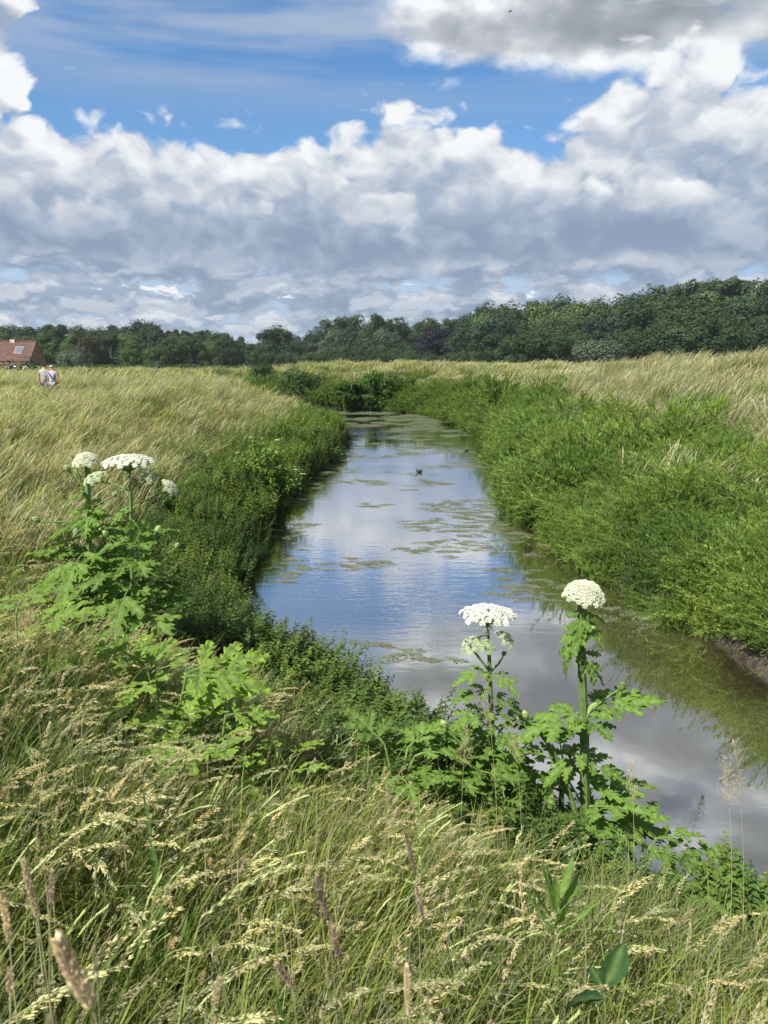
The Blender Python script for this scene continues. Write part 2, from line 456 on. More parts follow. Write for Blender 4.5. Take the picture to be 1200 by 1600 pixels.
mx = q.n('ShaderNodeMixShader'); t.links.new(q.m('ADD', q.mul(fr.outputs[0], 1.15), .26, clamp=True), mx.inputs[0])
t.links.new(pr.outputs[0], mx.inputs[1]); t.links.new(gl.outputs[0], mx.inputs[2])
o = q.n('ShaderNodeOutputMaterial'); t.links.new(mx.outputs[0], o.inputs[0])
mb = MB(); mb.add([(-62, -32, WZ), (72, -32, WZ), (72, 82, WZ), (-62, 82, WZ)], [(0, 1, 2, 3)], (.1, .1, .1))
water = mb.obj('river', m); tag(water, 'calm murky river reflecting clouds and blue sky', kind='structure')

# ------------------------------------------------------------------ scattering
def source_collection(name, meshes):
    c = bpy.data.collections.new(name)
    for i, me_ in enumerate(meshes):
        ob = bpy.data.objects.new('%s_%02d' % (name, i), me_); c.objects.link(ob)
    return c
def make_scatter_group(coll):
    g = bpy.data.node_groups.new('scatter_' + coll.name, 'GeometryNodeTree')
    g.interface.new_socket('Geometry', in_out='INPUT', socket_type='NodeSocketGeometry')
    g.interface.new_socket('Geometry', in_out='OUTPUT', socket_type='NodeSocketGeometry')
    gi_ = g.nodes.new('NodeGroupInput'); go = g.nodes.new('NodeGroupOutput')
    ci = g.nodes.new('GeometryNodeCollectionInfo'); ci.inputs['Collection'].default_value = coll
    ci.inputs['Separate Children'].default_value = True; ci.inputs['Reset Children'].default_value = True
    ip = g.nodes.new('GeometryNodeInstanceOnPoints'); ip.inputs['Pick Instance'].default_value = True
    def na(nm, ty):
        n = g.nodes.new('GeometryNodeInputNamedAttribute'); n.data_type = ty; n.inputs[0].default_value = nm; return n.outputs[0]
    g.links.new(gi_.outputs[0], ip.inputs['Points']); g.links.new(ci.outputs[0], ip.inputs['Instance'])
    g.links.new(na('idx', 'INT'), ip.inputs['Instance Index'])
    er = g.nodes.new('FunctionNodeEulerToRotation'); g.links.new(na('rot', 'FLOAT_VECTOR'), er.inputs[0])
    g.links.new(er.outputs[0], ip.inputs['Rotation']); g.links.new(na('scl', 'FLOAT_VECTOR'), ip.inputs['Scale'])
    g.links.new(ip.outputs[0], go.inputs[0])
    return g
def scatter(name, coll, pos, rot, scl, tint, label):
    n = len(pos)
    me_ = bpy.data.meshes.new(name); me_.vertices.add(n); me_.vertices.foreach_set('co', np.asarray(pos, np.float32).ravel())
    k = len(coll.objects)
    a = me_.attributes.new('idx', 'INT', 'POINT'); a.data.foreach_set('value', rng.integers(0, k, n).astype(np.int32))
    for nm, arr in (('rot', rot), ('scl', scl), ('tint', tint)):
        a = me_.attributes.new(nm, 'FLOAT_VECTOR', 'POINT'); a.data.foreach_set('vector', np.asarray(arr, np.float32).ravel())
    ob = bpy.data.objects.new(name, me_); col.objects.link(ob)
    md = ob.modifiers.new('scatter', 'NODES'); md.node_group = make_scatter_group(coll)
    tag(ob, label, kind='stuff')
    return ob
def sample(xr, yr, dens, spread=.62, lo=0.):
    """random points in the strip yr, within the angle seen from the path, plus a margin"""
    area = (xr[1] - xr[0]) * (yr[1] - yr[0]); n = int(area * dens)
    x = rng.uniform(*xr, n); y = rng.uniform(*yr, n)
    k = (np.abs(x) < np.abs(y) * spread + 1.6)
    x, y = x[k], y[k]
    z, d, s, ins = terrain(x, y)
    return x, y, z, d, s, ins

# ---- source plants
G1, G2, G3 = (.140, .190, .040), (.200, .250, .062), (.090, .138, .030)
ST1, ST2, ST3 = (.40, .37, .235), (.29, .29, .165), (.49, .455, .31)
def src_blades(n, rad, h0, h1, w, cs, lean=(.1, .6), droop=(.1, .6), azm=0., azs=1.3, seg=4):
    mb = MB()
    for _ in range(n):
        r = rad * math.sqrt(rnd.random()); a = rnd.uniform(0, 6.28)
        c = jit(rnd.choice(cs), .22)
        blade(mb, (r * math.cos(a), r * math.sin(a), 0), rnd.uniform(h0, h1), w * rnd.uniform(.6, 1.3), rnd.gauss(azm, azs), rnd.uniform(*lean), rnd.uniform(*droop), lerp(c, G3, .25), c, seg)
    return mb.mesh('grass_blades', M_sc)
def panicle(mb, pts, kind, r0, cc):
    """seed head along the last part of a stalk"""
    n = len(pts) - 1
    def at_(t):
        f = t * n; i = min(int(f), n - 1); return pts[i].lerp(pts[i + 1], f - i), (pts[i + 1] - pts[i]).normalized()
    if kind == 'brome':
        for k in range(r0.randint(34, 48)):
            t = r0.uniform(.70, 1.0); p, d = at_(t)
            s = Vector((r0.uniform(-1, 1), r0.uniform(-1, 1), r0.uniform(-1, .2))); s = (s - d * s.dot(d)).normalized()
            L = (1.05 - t) * .10 * r0.uniform(.3, 1.0)
            q_ = p + s * L * .28 + d * L + Vector((L * .1, 0, -L * .2))
            tube(mb, [p, q_], .0005, lerp(cc, G2, .4), 3, False)
            for _ in range(2):
                spindle(mb, q_ + Vector([r0.uniform(-.004, .004) for _ in range(3)]), d + s * .35 + Vector((.15, 0, -.25)), r0.uniform(.009, .015), .0018, jit(cc, .15), 3)
    elif kind == 'rye':
        for k in range(22):
            t = .76 + .24 * k / 22; p, d = at_(t)
            s = Vector((0, 1, 0)) if k % 2 else Vector((0, -1, 0)); s = (s + Vector((0, 0, .2)) - d * s.dot(d)).normalized()
            for e_ in (-.3, .2):
                spindle(mb, p, d + s * (.35 + e_ * .4), r0.uniform(.013, .018), .0024, jit(cc, .12), 3)
    elif kind == 'fog':
        for k in range(70):
            t = r0.uniform(.82, 1.0); p, d = at_(t)
            s = Vector((r0.uniform(-1, 1), r0.uniform(-1, 1), r0.uniform(-1, 1))).normalized()
            rr = .012 * math.sin(math.pi * min(1, (t - .82) / .18) ** .7 * .93 + .15)
            spindle(mb, p + s * rr * .5, d + s * .7, .010, .0022, jit(cc, .15), 3)
def src_stalk(h, kind, cc, lean, droop, n=3, rad=.06):
    mb = MB(); r0 = random.Random(rnd.random())
    for _ in range(n):
        r = rad * math.sqrt(r0.random()); a = r0.uniform(0, 6.28); hh = h * r0.uniform(.75, 1.1)
        pts = arc((r * math.cos(a), r * math.sin(a), 0), hh, r0.gauss(0, .55), lean * r0.uniform(.6, 1.4), droop * r0.uniform(.6, 1.3), 12)
        sc_ = jit(lerp(cc, (.22, .30, .12), r0.uniform(.3, .9)), .1)
        tube(mb, pts, [.0018 * (1.1 - .6 * i / 12) for i in range(13)], sc_, 3, False)
        panicle(mb, pts, kind, r0, jit(cc, .12))
        for _ in range(2):
            k = r0.randint(2, 6)
            blade(mb, pts[k], .22 * r0.uniform(.6, 1.2), .006, r0.uniform(-1.5, 1.5), .9, .5, jit(G1, .2), jit(G2, .2), 4)
    return mb.mesh('grass_stalk', M_sc)
fine_green = source_collection('finegrass', [src_blades(28, .10, .28, .74, .0065, [G1, G2, G1, G2, ST2, ST2, ST1, (.22, .28, .09)], azs=1.0) for _ in range(5)])
stalks = source_collection('stalks',
    [src_stalk(.80, 'brome', (.62, .56, .34), .34, .22) for _ in range(4)] + [src_stalk(.76, 'brome', (.66, .61, .39), .50, .46) for _ in range(3)] +
    [src_stalk(.70, 'rye', (.50, .56, .28), .38, .22) for _ in range(2)] + [src_stalk(.72, 'brome', (.46, .42, .25), .26, .15) for _ in range(2)] +
    [src_stalk(.62, 'fog', (.55, .45, .32), .30, .12, 2) for _ in range(1)])
mid_green = source_collection('midgrass', [src_blades(70, .22, .30, .75, .010, [G1, G2, G3, ST2, G2], azs=1.0, seg=3) for _ in range(5)])
def src_mid_straw(n, rad, h0, h1, w, cs):
    mb = MB()
    for _ in range(n):
        r = rad * math.sqrt(rnd.random()); a = rnd.uniform(0, 6.28); c = jit(rnd.choice(cs), .2); h = rnd.uniform(h0, h1)
        az = rnd.gauss(0, .7)
        pts = arc((r * math.cos(a), r * math.sin(a), 0), h, az, rnd.uniform(.2, .55), rnd.uniform(.1, .4), 5)
        s = Vector((math.sin(az + rnd.uniform(-.6, .6)), math.cos(az), 0)); vs = []; cs_ = []
        for i, p in enumerate(pts):
            ww = w * (.22, .22, .22, .7, 1.0, .1)[i] * .5
            vs += [p - s * ww, p + s * ww]; cs_ += [lerp(c, G2, (.8, .7, .5, .15, 0, 0)[i])] * 2
        mb.add(vs, [(2 * i, 2 * i + 1, 2 * i + 3, 2 * i + 2) for i in range(5)], cs_)
    return mb.mesh('straw', M_sc)
mid_straw = source_collection('midstraw', [src_mid_straw(34, .24, .6, 1.0, .016, [ST1, ST2, ST3]) for _ in range(5)])
far_straw = source_collection('farstraw', [src_mid_straw(80, .6, .55, .95, .030, [ST1, ST2, ST3, G2]) for _ in range(4)])
far_green = source_collection('fargreen', [src_blades(110, .6, .25, .7, .030, [G1, G2, G3, G2], azs=1.0, seg=3) for _ in range(4)])

def leaf_quad(mb, p, d, L, w, c, fold=.25, droop=.3):
    d = d.normalized(); s = d.cross(Vector((0, 0, 1)))
    s = s.normalized() if s.length > .01 else Vector((1, 0, 0))
    up = s.cross(d)
    vs = [p, p + d * L * .42 + s * w * .5 + up * w * fold, p + d * L * .45, p + d * L * .42 - s * w * .5 + up * w * fold, p + d * L - Vector((0, 0, L * droop))]
    mb.add(vs, [(0, 2, 1), (0, 3, 2), (1, 2, 4), (2, 3, 4)], c)
def src_herb(n, rad, h, leafL, cs, step=.045, lean=.2, spike=None):
    mb = MB()
    for _ in range(n):
        r = rad * math.sqrt(rnd.random()); a = rnd.uniform(0, 6.28); hh = h * rnd.uniform(.65, 1.1); c0 = jit(rnd.choice(cs), .2)
        pts = arc((r * math.cos(a), r * math.sin(a), 0), hh, a + rnd.uniform(-.8, .8), lean * rnd.uniform(.4, 1.5), .1, 6)
        tube(mb, pts, [.0035 * (1.1 - .8 * i / 6) for i in range(7)], lerp(c0, (.2, .2, .08), .3), 3, False)
        k = .08; th = rnd.uniform(0, 3)
        while k < hh:
            t = k / hh * 6; i = min(int(t), 5); p = pts[i].lerp(pts[i + 1], t - i)
            L = leafL * (.55 + .6 * math.sin(math.pi * min(1, k / hh) ** .8)) * rnd.uniform(.8, 1.2)
            for s_ in (0, math.pi):
                an = th + s_ + rnd.uniform(-.3, .3)
                leaf_quad(mb, p, Vector((math.cos(an), math.sin(an), rnd.uniform(-.1, .5))), L, L * .48, jit(c0, .15), .15, rnd.uniform(.1, .5))
            th += 1.57; k += step * rnd.uniform(.8, 1.2)
        for s_ in range(4):
            an = rnd.uniform(0, 6.28); leaf_quad(mb, pts[-1], Vector((math.cos(an), math.sin(an), 1.2)), leafL * .55, leafL * .22, jit(lerp(c0, (.16, .24, .06), .5), .15))
        if spike:
            for s_ in range(14):
                p = pts[-1] + Vector((rnd.uniform(-.01, .01), rnd.uniform(-.01, .01), rnd.uniform(-.04, .05)))
                spindle(mb, p, Vector((rnd.uniform(-1, 1), rnd.uniform(-1, 1), .6)), .02, .003, spike, 3)
    return mb.mesh('herb', M_sc)
N1, N2, N3 = (.120, .180, .040), (.165, .235, .054), (.092, .145, .033)
nettle = source_collection('nettle', [src_herb(9, .20, .85, .085, [N1, N2, N3]) for _ in range(4)])
mug = source_collection('mugwort', [src_herb(10, .20, .75, .060, [(.06, .12, .035), (.08, .14, .04), N2], .03, .3, (.17, .17, .07)) for _ in range(3)])
def src_feather(n, rad, h, cs, ln=.05):
    """billowy tangle of thin weak stems with tiny leaves (bedstraw, horsetail)"""
    mb = MB()
    for _ in range(n):
        r = rad * math.sqrt(rnd.random()); a = rnd.uniform(0, 6.28); hh = h * rnd.uniform(.4, 1.35); c0 = jit(rnd.choice(cs), .2)
        az = rnd.uniform(0, 6.28)
        pts = arc((r * math.cos(a), r * math.sin(a), 0), hh, az, rnd.uniform(.2, 1.0), rnd.uniform(0, .5), 8)
        for i in range(2, 9):
            for _k in range(9):
                p = pts[i].lerp(pts[i - 1], rnd.random())
                d = (Vector((rnd.uniform(-1, 1), rnd.uniform(-1, 1), rnd.uniform(-.1, 1.1))) + (pts[i] - pts[i - 1]).normalized() * .9).normalized()
                s = d.cross(Vector((rnd.uniform(-1, 1), rnd.uniform(-1, 1), .3))).normalized()
                L = ln * rnd.uniform(.6, 1.6); w = L * .10; c = jit(c0, .15)
                mb.add([p - s * w * .4, p + d * L * .5 - s * w, p + d * L, p + d * L * .5 + s * w, p + s * w * .4], [(0, 1, 2, 3, 4)], c)
        tube(mb, pts[::2], .0016, lerp(c0, (.2, .22, .08), .3), 3, False)
    return mb.mesh('feathery', M_sc)
B1, B2, B3 = (.170, .262, .056), (.215, .310, .074), (.130, .210, .044)
feather = source_collection('feather', [src_feather(52, .26, .62, [B1, B2, B3], .040) for _ in range(5)])
feather_far = source_collection('featherfar', [src_feather(100, .55, .70, [B1, B2, B3, N2], .085) for _ in range(4)])
herb_far = source_collection('herbfar', [src_herb(16, .5, .85, .16, [N1, N2, B3, N2], .09) for _ in range(4)])

def src_mound(nst, rad, cs, ln):
    """rounded bush of fine feathery shoots radiating from its middle"""
    mb = MB()
    for k in range(nst):
        u = rnd.uniform(-.05, 1); a = rnd.uniform(0, 6.28); q_ = math.sqrt(max(0, 1 - u * u)); c0 = jit(rnd.choice(cs), .2)
        d = Vector((q_ * math.cos(a), q_ * math.sin(a), u * .95)); L = rad * rnd.uniform(.72, 1.12)
        tip = d * L + Vector((rnd.uniform(-.04, .04), rnd.uniform(-.04, .04), -.06 * rad * (1 - u)))
        tube(mb, [d * L * .35, tip], [.0035, .001], lerp(c0, (.2, .22, .08), .4), 3, False)
        for i in range(15):
            t = rnd.uniform(.5, 1.03); p = d * L * .35 + (tip - d * L * .35) * ((t - .35) / .65)
            dd = (Vector((rnd.uniform(-1, 1), rnd.uniform(-1, 1), rnd.uniform(-.4, 1))).normalized() + d * .8).normalized()
            s = dd.cross(Vector((rnd.uniform(-1, 1), rnd.uniform(-1, 1), .3))).normalized(); l = ln * rnd.uniform(.6, 1.5); w = l * .12; c = jit(c0, .15)
            mb.add([p - s * w * .4, p + dd * l * .5 - s * w, p + dd * l, p + dd * l * .5 + s * w, p + s * w * .4], [(0, 1, 2, 3, 4)], c)
    return mb.mesh('mound', M_sc)
mound = source_collection('mound', [src_mound(210, .5, [B1, B2, B2, B3], .055) for _ in range(4)])
def tints(n, base=(1, 1, 1), var=.18, hv=.08):
    k = 1 + rng.uniform(-var, var, n)
    return np.column_stack([base[0] * k * (1 + rng.uniform(-hv, hv, n)), base[1] * k, base[2] * k * (1 + rng.uniform(-hv, hv, n))])
def pathh(x, y): return np.where((x < -9) & (x > -17) & (y > 19) & (y < 29), .74, 1.)
def rots(n, wind=0., spread=.6, tilt=.12):
    return np.column_stack([rng.uniform(-tilt, tilt, n), rng.uniform(-tilt, tilt, n), wind + rng.normal(0, spread, n)])
def scl(n, s, lo=.75, hi=1.25, h=None):
    k = s * rng.uniform(lo, hi, n); kz = k * (h if h is not None else 1)
    return np.column_stack([k, k, kz])

def patch(x, y, s=.25, seed=1): return fbm(x, y, s, 4, seed)
WIND = -.25
# zones: value of "straw" between 0 (lush green) and 1 (dry)
def straw_amount(x, y, d, side):
    p = patch(x, y, .30, 21) ; p2 = patch(x, y, 1.1, 33)
    base_l = np.clip((d - 1.5) / 1.6, 0, 1) * 1.0
    base_r = np.clip((d - 2.6) / 2.2, 0, 1)
    s = np.where(side == 1, base_r, base_l)
    return np.clip(s * (.42 + 2.0 * (p - .47) + 1.1 * (p2 - .5)) + .0, 0, 1), s

stuff_specs = []
def grass_zone(name, label, xr, yr, cond, dens, coll, size, prob, wind=WIND, spread=.7, base=(1, 1, 1), hfun=None, lo=.75, hi=1.25, tfun=None, sink=.02, tilt=.12):
    x, y, z, d, s, ins = sample(xr, yr, dens)
    sa, zone = straw_amount(x, y, d, s)
    k = (~ins | (d < .12)) & cond(x, y, d, s) & (rng.random(len(x)) < prob(sa, zone, x, y, d, s))
    x, y, z, d, s, sa = x[k], y[k], z[k], d[k], s[k], sa[k]
    n = len(x)
    h = hfun(x, y, d, s) if hfun else None
    t_ = tints(n, base)
    if tfun is not None: t_ = t_ * tfun(x, y, d, s)
    z = np.maximum(z, WZ - .03)
    return np.column_stack([x, y, z - sink]), rots(n, wind, spread, tilt), scl(n, size, lo, hi, h), t_, coll, name, label
batches = {}
def push(res):
    pos_, r_, s_, t_, coll, name, label = res
    batches.setdefault((name, label, coll.name), [coll, []])[1].append((pos_, r_, s_, t_))
def lush(x, y, amp=.5, seed=41):
    p = patch(x, y, .6, seed)
    k = 1 + amp * (p - .5) * 2
    return np.column_stack([k * (1 + .35 * (p - .5)), k, k * (1 - .3 * (p - .5))])
tf = lambda x, y, d, s: lush(x, y)

CLEAR = [(-7.3, 62.6, 3.2), (-11.4, 68, 3.0), (-2.3, 6.5, .95), (-2.8, 6.7, .95), (-2.4, 5.8, .6), (-1.35, 4.6, .42), (-1.0, 4.3, .42), (-.6, 4.35, .3), (-2.3, 4.7, .35), (.1, 4.9, .35), (.45, 5.0, .4), (.8, 5.1, .4), (1.4, 5.0, .45), (1.05, 5.15, .35), (1.75, 4.75, .35), (1.95, 4.5, .3)]
def clear(x, y, f):
    """thin the cover where the big leafed plants stand"""
    k = np.ones(len(x), bool); r_ = rng.random(len(x))
    for cx, cy, cr_ in CLEAR: k &= ~((np.hypot(x - cx, y - cy) < cr_ * f) & (r_ < .85))
    return k
def near_camera(x, y): return np.hypot(x, y) < .55
LN = 'long green and straw grass arching in the wind in the foreground'
# foreground: individual blades and stalks
fg = lambda x, y, d, s: (s == 0) & (~near_camera(x, y)) & (d > .9) & clear(x, y, .6)
hslope = lambda x, y, d, s: np.clip(.62 + .16 * (d - 1.5), .55, 1.0)
push(grass_zone('foreground_grass', LN, (-6, 5), (.15, 8), fg, 105, fine_green, 1., lambda sa, zo, x, y, d, s: .95, hfun=hslope, tfun=tf))
push(grass_zone('foreground_grass', LN, (-7.5, 5), (.35, 9.5), lambda x, y, d, s: (s == 0) & (np.hypot(x, y) > .75) & (d > 1.3) & clear(x, y, .5), 124, stalks, 1., lambda sa, zo, x, y, d, s: np.interp(np.hypot(x, y), [.8, 1.1, 1.8], [.12, .45, 1.]) * np.clip((d - 1.3) / .8, 0, 1) * np.clip(.40 + 2.0 * (patch(x, y, .9, 5) - .42), .22, 1), hfun=hslope, spread=.5))
LL = 'tall dry meadow grass mixed with green on the left bank'
LR = 'tall dry meadow grass rising to the skyline on the right bank'
LB = 'dark green nettles and herbs covering the slope of the left bank'
LRB = 'bright green feathery bank plants along the right water edge'
isl = lambda x, y, d, s: s == 0
isr = lambda x, y, d, s: s == 1
# left meadow mid
push(grass_zone('meadow_grass', LL, (-12, 3), (5.5, 16), lambda x, y, d, s: (s == 0) & (d > 2.0) & ((y > 6.5) | (x < -3.5)), 22, mid_green, 1., lambda sa, zo, x, y, d, s: .9, tfun=tf))
push(grass_zone('meadow_grass', LL, (-12, 3), (8.5, 16), lambda x, y, d, s: (s == 0) & (d > 1.6), 26, mid_straw, 1., lambda sa, zo, x, y, d, s: .12 + sa))
push(grass_zone('meadow_grass', LL, (-24, 3), (16, 36), lambda x, y, d, s: (s == 0) & (d > 1.6), 7, mid_green, 1.25, lambda sa, zo, x, y, d, s: .9, tfun=tf, hfun=lambda x, y, d, s: 1.0 * pathh(x, y)))
push(grass_zone('meadow_grass', LL, (-24, 3), (16, 36), lambda x, y, d, s: (s == 0) & (d > 1.1), 12, mid_straw, 1.15, lambda sa, zo, x, y, d, s: .15 + sa, hfun=lambda x, y, d, s: .85 * pathh(x, y)))
push(grass_zone('meadow_grass', LL, (-62, 8), (36, 100), lambda x, y, d, s: (s == 0) & (d > 1.4), 1.3, far_green, 1.4, lambda sa, zo, x, y, d, s: .9, hfun=lambda x, y, d, s: .75, tfun=tf))
push(grass_zone('meadow_grass', LL, (-62, 8), (36, 100), lambda x, y, d, s: (s == 0) & (d > 2.0), 2.4, far_straw, 1.3, lambda sa, zo, x, y, d, s: .2 + sa, hfun=lambda x, y, d, s: .85))
# right meadow
push(grass_zone('meadow_grass', LR, (2, 16), (9, 18), lambda x, y, d, s: (s == 1) & (d > 2.4), 16, mid_green, 1.1, lambda sa, zo, x, y, d, s: .8, tfun=tf))
push(grass_zone('meadow_grass', LR, (2, 16), (9, 18), lambda x, y, d, s: (s == 1) & (d > 2.4), 26, mid_straw, 1.1, lambda sa, zo, x, y, d, s: zo * (.2 + sa)))
push(grass_zone('meadow_grass', LR, (2, 30), (18, 42), lambda x, y, d, s: (s == 1) & (d > 2.2), 7, mid_green, 1.3, lambda sa, zo, x, y, d, s: .85, tfun=tf))
push(grass_zone('meadow_grass', LR, (2, 22), (9, 34), lambda x, y, d, s: (s == 1) & (d > 1.4) & (d < 5), 6, mid_straw, 1.2, lambda sa, zo, x, y, d, s: np.clip(2.6 * (patch(x, y, .7, 55) - .38), 0, .9)))
push(grass_zone('meadow_grass', LR, (2, 30), (18, 42), lambda x, y, d, s: (s == 1) & (d > 2.2), 12, mid_straw, 1.2, lambda sa, zo, x, y, d, s: zo * (.25 + sa), hfun=lambda x, y, d, s: .95))
push(grass_zone('meadow_grass', LR, (-50, 62), (42, 120), lambda x, y, d, s: (s == 1) & (d > 1.5) & clear(x, y, 1.), 1.1, far_green, 1.5, lambda sa, zo, x, y, d, s: .9, tfun=tf, hfun=lambda x, y, d, s: .7))
push(grass_zone('meadow_grass', LR, (-50, 62), (42, 120), lambda x, y, d, s: (s == 1) & (d > 2.0) & clear(x, y, 1.), 2.0, far_straw, 1.35, lambda sa, zo, x, y, d, s: .2 + sa, hfun=lambda x, y, d, s: .8))
# left bank herbs
bankl = lambda x, y, d, s: (s == 0) & (d > .05) & (d < 3.4) & clear(x, y, 1.)
pb = lambda sa, zo, x, y, d, s: np.clip((np.interp(y, [4, 8, 10, 14, 20], [1.5, 1.8, 2.7, 2.6, 2.1]) - d) / np.interp(y, [8, 10], [.6, 1.2]), 0, 1) * .95
ragged = lambda x, y, d, s: .62 + .75 * (patch(x, y, .8, 61))
push(grass_zone('bank_herbs', LB, (-7, 5), (4.2, 16), bankl, 34, nettle, .85, pb, wind=0, spread=3, hfun=lambda x, y, d, s: ragged(x, y, d, s) * np.where(y < 7, .60, np.where(y < 9, .80, 1.)), tfun=tf, tilt=.2))
push(grass_zone('bank_herbs', LB, (-7, 5), (4.2, 16), bankl, 16, mug, .85, pb, wind=0, spread=3, hfun=lambda x, y, d, s: ragged(x, y, d, s) * np.where(y < 7, .60, np.where(y < 9, .80, 1.)), tfun=tf, tilt=.25))
push(grass_zone('bank_herbs', LB, (-9, 3), (16, 40), bankl, 12, nettle, 1.15, pb, wind=0, spread=3, hfun=ragged, tfun=tf, tilt=.2))
push(grass_zone('bank_herbs', LB, (-9, 3), (16, 40), bankl, 5, herb_far, .9, pb, wind=0, spread=3, hfun=ragged, tfun=tf, tilt=.2))
push(grass_zone('bank_herbs', LB, (-40, 3), (38, 64), lambda x, y, d, s: (s == 0) & (d < 3.4), 6, herb_far, 1.1, pb, wind=0, spread=3, hfun=ragged, tfun=tf))
# right bank herbs
bankr = lambda x, y, d, s: (s == 1) & (d > .10) & (d < 4.6)
pr_ = lambda sa, zo, x, y, d, s: np.clip((np.interp(y, [10, 18, 30], [4.3, 3.3, 2.6]) - d + 4 * (patch(x, y, .5, 19) - .5)) / 1.4, 0, 1) * np.where(patch(x, y, 1.0, 71) > .40, .97, .30)
rag2 = lambda x, y, d, s: (.15 + 1.9 * (patch(x, y, 1.0, 71))) * np.clip(.55 + d * .6, 0, 1)
def tf2(x, y, d, s):
    t0 = lush(x, y, .45, 77)
    return t0 * np.clip(.62 + .22 * d, .6, 1.0)[:, None] ** .5
push(grass_zone('bank_herbs', LRB, (3, 16), (3.5, 17), bankr, 22, feather, 1.05, pr_, wind=0, spread=3, hfun=rag2, tfun=lambda x, y, d, s: lush(x, y, .45, 77), tilt=.25))
push(grass_zone('bank_herbs', LRB, (3, 16), (3.5, 17), lambda x, y, d, s: (s == 1) & (d > .1) & (d < 1.2), 5, nettle, .6, lambda sa, zo, x, y, d, s: .8, wind=0, spread=3, hfun=rag2, tfun=tf, tilt=.4))
push(grass_zone('bank_herbs', LRB, (3, 18), (17, 36), bankr, 9, feather_far, .95, pr_, wind=0, spread=3, hfun=rag2, tfun=lambda x, y, d, s: lush(x, y, .45, 77), tilt=.2))
push(grass_zone('bank_herbs', LRB, (3, 18), (17, 36), lambda x, y, d, s: (s == 1) & (d > .1) & (d < 2.0), 2, herb_far, .6, lambda sa, zo, x, y, d, s: .8, wind=0, spread=3, hfun=rag2, tfun=tf, tilt=.2))
push(grass_zone('bank_herbs', LRB, (-50, 12), (36, 82), lambda x, y, d, s: (s == 1) & (d > .1) & (d < np.interp(y, [40, 55], [3.5, 2.0])), 3.2, feather_far, 1.3, pr_, wind=0, spread=3, hfun=rag2, base=(.85, .85, .85)))
push(grass_zone('bank_herbs', LRB, (-50, 12), (36, 82), lambda x, y, d, s: (s == 1) & (d > .1) & (d < np.interp(y, [40, 55], [3, 1.2])), 3.2, herb_far, 1.1, lambda sa, zo, x, y, d, s: .9, wind=0, spread=3, hfun=ragged))
over = lambda x, y, d, s: (d < .45) & clear(x, y, 1.)
push(grass_zone('bank_herbs', LRB, (3, 16), (3.5, 18), lambda x, y, d, s: (s == 1) & (d < .5), 26, feather, .85, lambda sa, zo, x, y, d, s: .35 + .6 * (patch(x, y, 1.2, 15) > .45), wind=0, spread=3, tfun=lambda x, y, d, s: lush(x, y, .45, 77), tilt=.75))
push(grass_zone('bank_herbs', LRB, (-10, 16), (18, 60), lambda x, y, d, s: (s == 1) & (d < .6), 7, feather_far, .8, lambda sa, zo, x, y, d, s: .9, wind=0, spread=3, tilt=.6))
push(grass_zone('bank_herbs', LB, (-7, 5), (5, 40), lambda x, y, d, s: (s == 0) & (d < .4) & clear(x, y, 1.), 16, mug, .8, lambda sa, zo, x, y, d, s: .8, wind=0, spread=3, tilt=.7))
push(grass_zone('bank_herbs', LRB, (-16, -2), (57, 70), lambda x, y, d, s: (s == 1) & (d < 1.6), 7, herb_far, 1.0, lambda sa, zo, x, y, d, s: .9, wind=0, spread=3, tilt=.3))
def pmound(sa, zo, x, y, d, s): return np.clip((np.interp(y, [10, 18, 30, 60], [4.6, 3.8, 3.0, 2.2]) - d + 3 * (patch(x, y, .5, 19) - .5)) / 1.2, 0, 1)
LM = 'rounded light green feathery bushes spilling down the right bank'
ltint = lambda x, y, d, s: lush(x, y, .5, 91)
push(grass_zone('bank_bushes', LM, (3, 16), (4, 18), lambda x, y, d, s: (s == 1) & (d > .25), 2.3, mound, 1.0, pmound, wind=0, spread=3, tfun=ltint, lo=.55, hi=1.35, sink=-.10, tilt=.3))
push(grass_zone('bank_bushes', LM, (2, 18), (18, 40), lambda x, y, d, s: (s == 1) & (d > .2), 1.4, mound, 1.35, pmound, wind=0, spread=3, tfun=ltint, lo=.55, hi=1.35, sink=-.10, tilt=.3))
push(grass_zone('bank_bushes', LM, (-14, 12), (40, 66), lambda x, y, d, s: (s == 1) & (d > .2), .6, mound, 1.7, pmound, wind=0, spread=3, tfun=ltint, lo=.55, hi=1.3, sink=-.10, tilt=.3))
tot = 0
by = {}
for (name, label, cn), (coll, lst) in batches.items():
    pos_ = np.vstack([l[0] for l in lst]); tot += len(pos_)
    lab = label
    o = scatter(name, coll, pos_, np.vstack([l[1] for l in lst]), np.vstack([l[2] for l in lst]), np.vstack([l[3] for l in lst]), lab)
print('INSTANCES', tot)

# ------------------------------------------------------------------ floating weed on the river
def src_weed(n, rad, L):
    mb = MB()
    for _ in range(n):
        r = rad * rnd.random() ** .7; a = rnd.uniform(0, 6.28)
        p = Vector((r * math.cos(a) * 1.8, r * math.sin(a) * .7, rnd.uniform(0, .004)))
        an = rnd.gauss(0, .8); d = Vector((math.cos(an), math.sin(an), 0)); s = Vector((-d.y, d.x, 0))
        l = L * rnd.uniform(.5, 1.6); w = l * rnd.uniform(.12, .3)
        c = jit(rnd.choice([(.20, .23, .15), (.23, .25, .18), (.14, .16, .11), (.25, .25, .18)]), .2)
        mb.add([p, p + d * l * .4 + s * w, p + d * l, p + d * l * .5 - s * w], [(0, 3, 2, 1)], c)
    return mb.mesh('weed', M_sc)
weed = source_collection('weed', [src_weed(70, .16, .06) for _ in range(4)])
def ywidth(y):
    return np.interp(y, Lp[::-1][:, 1][6:-4], Lp[::-1][:, 0][6:-4])
n = 26000
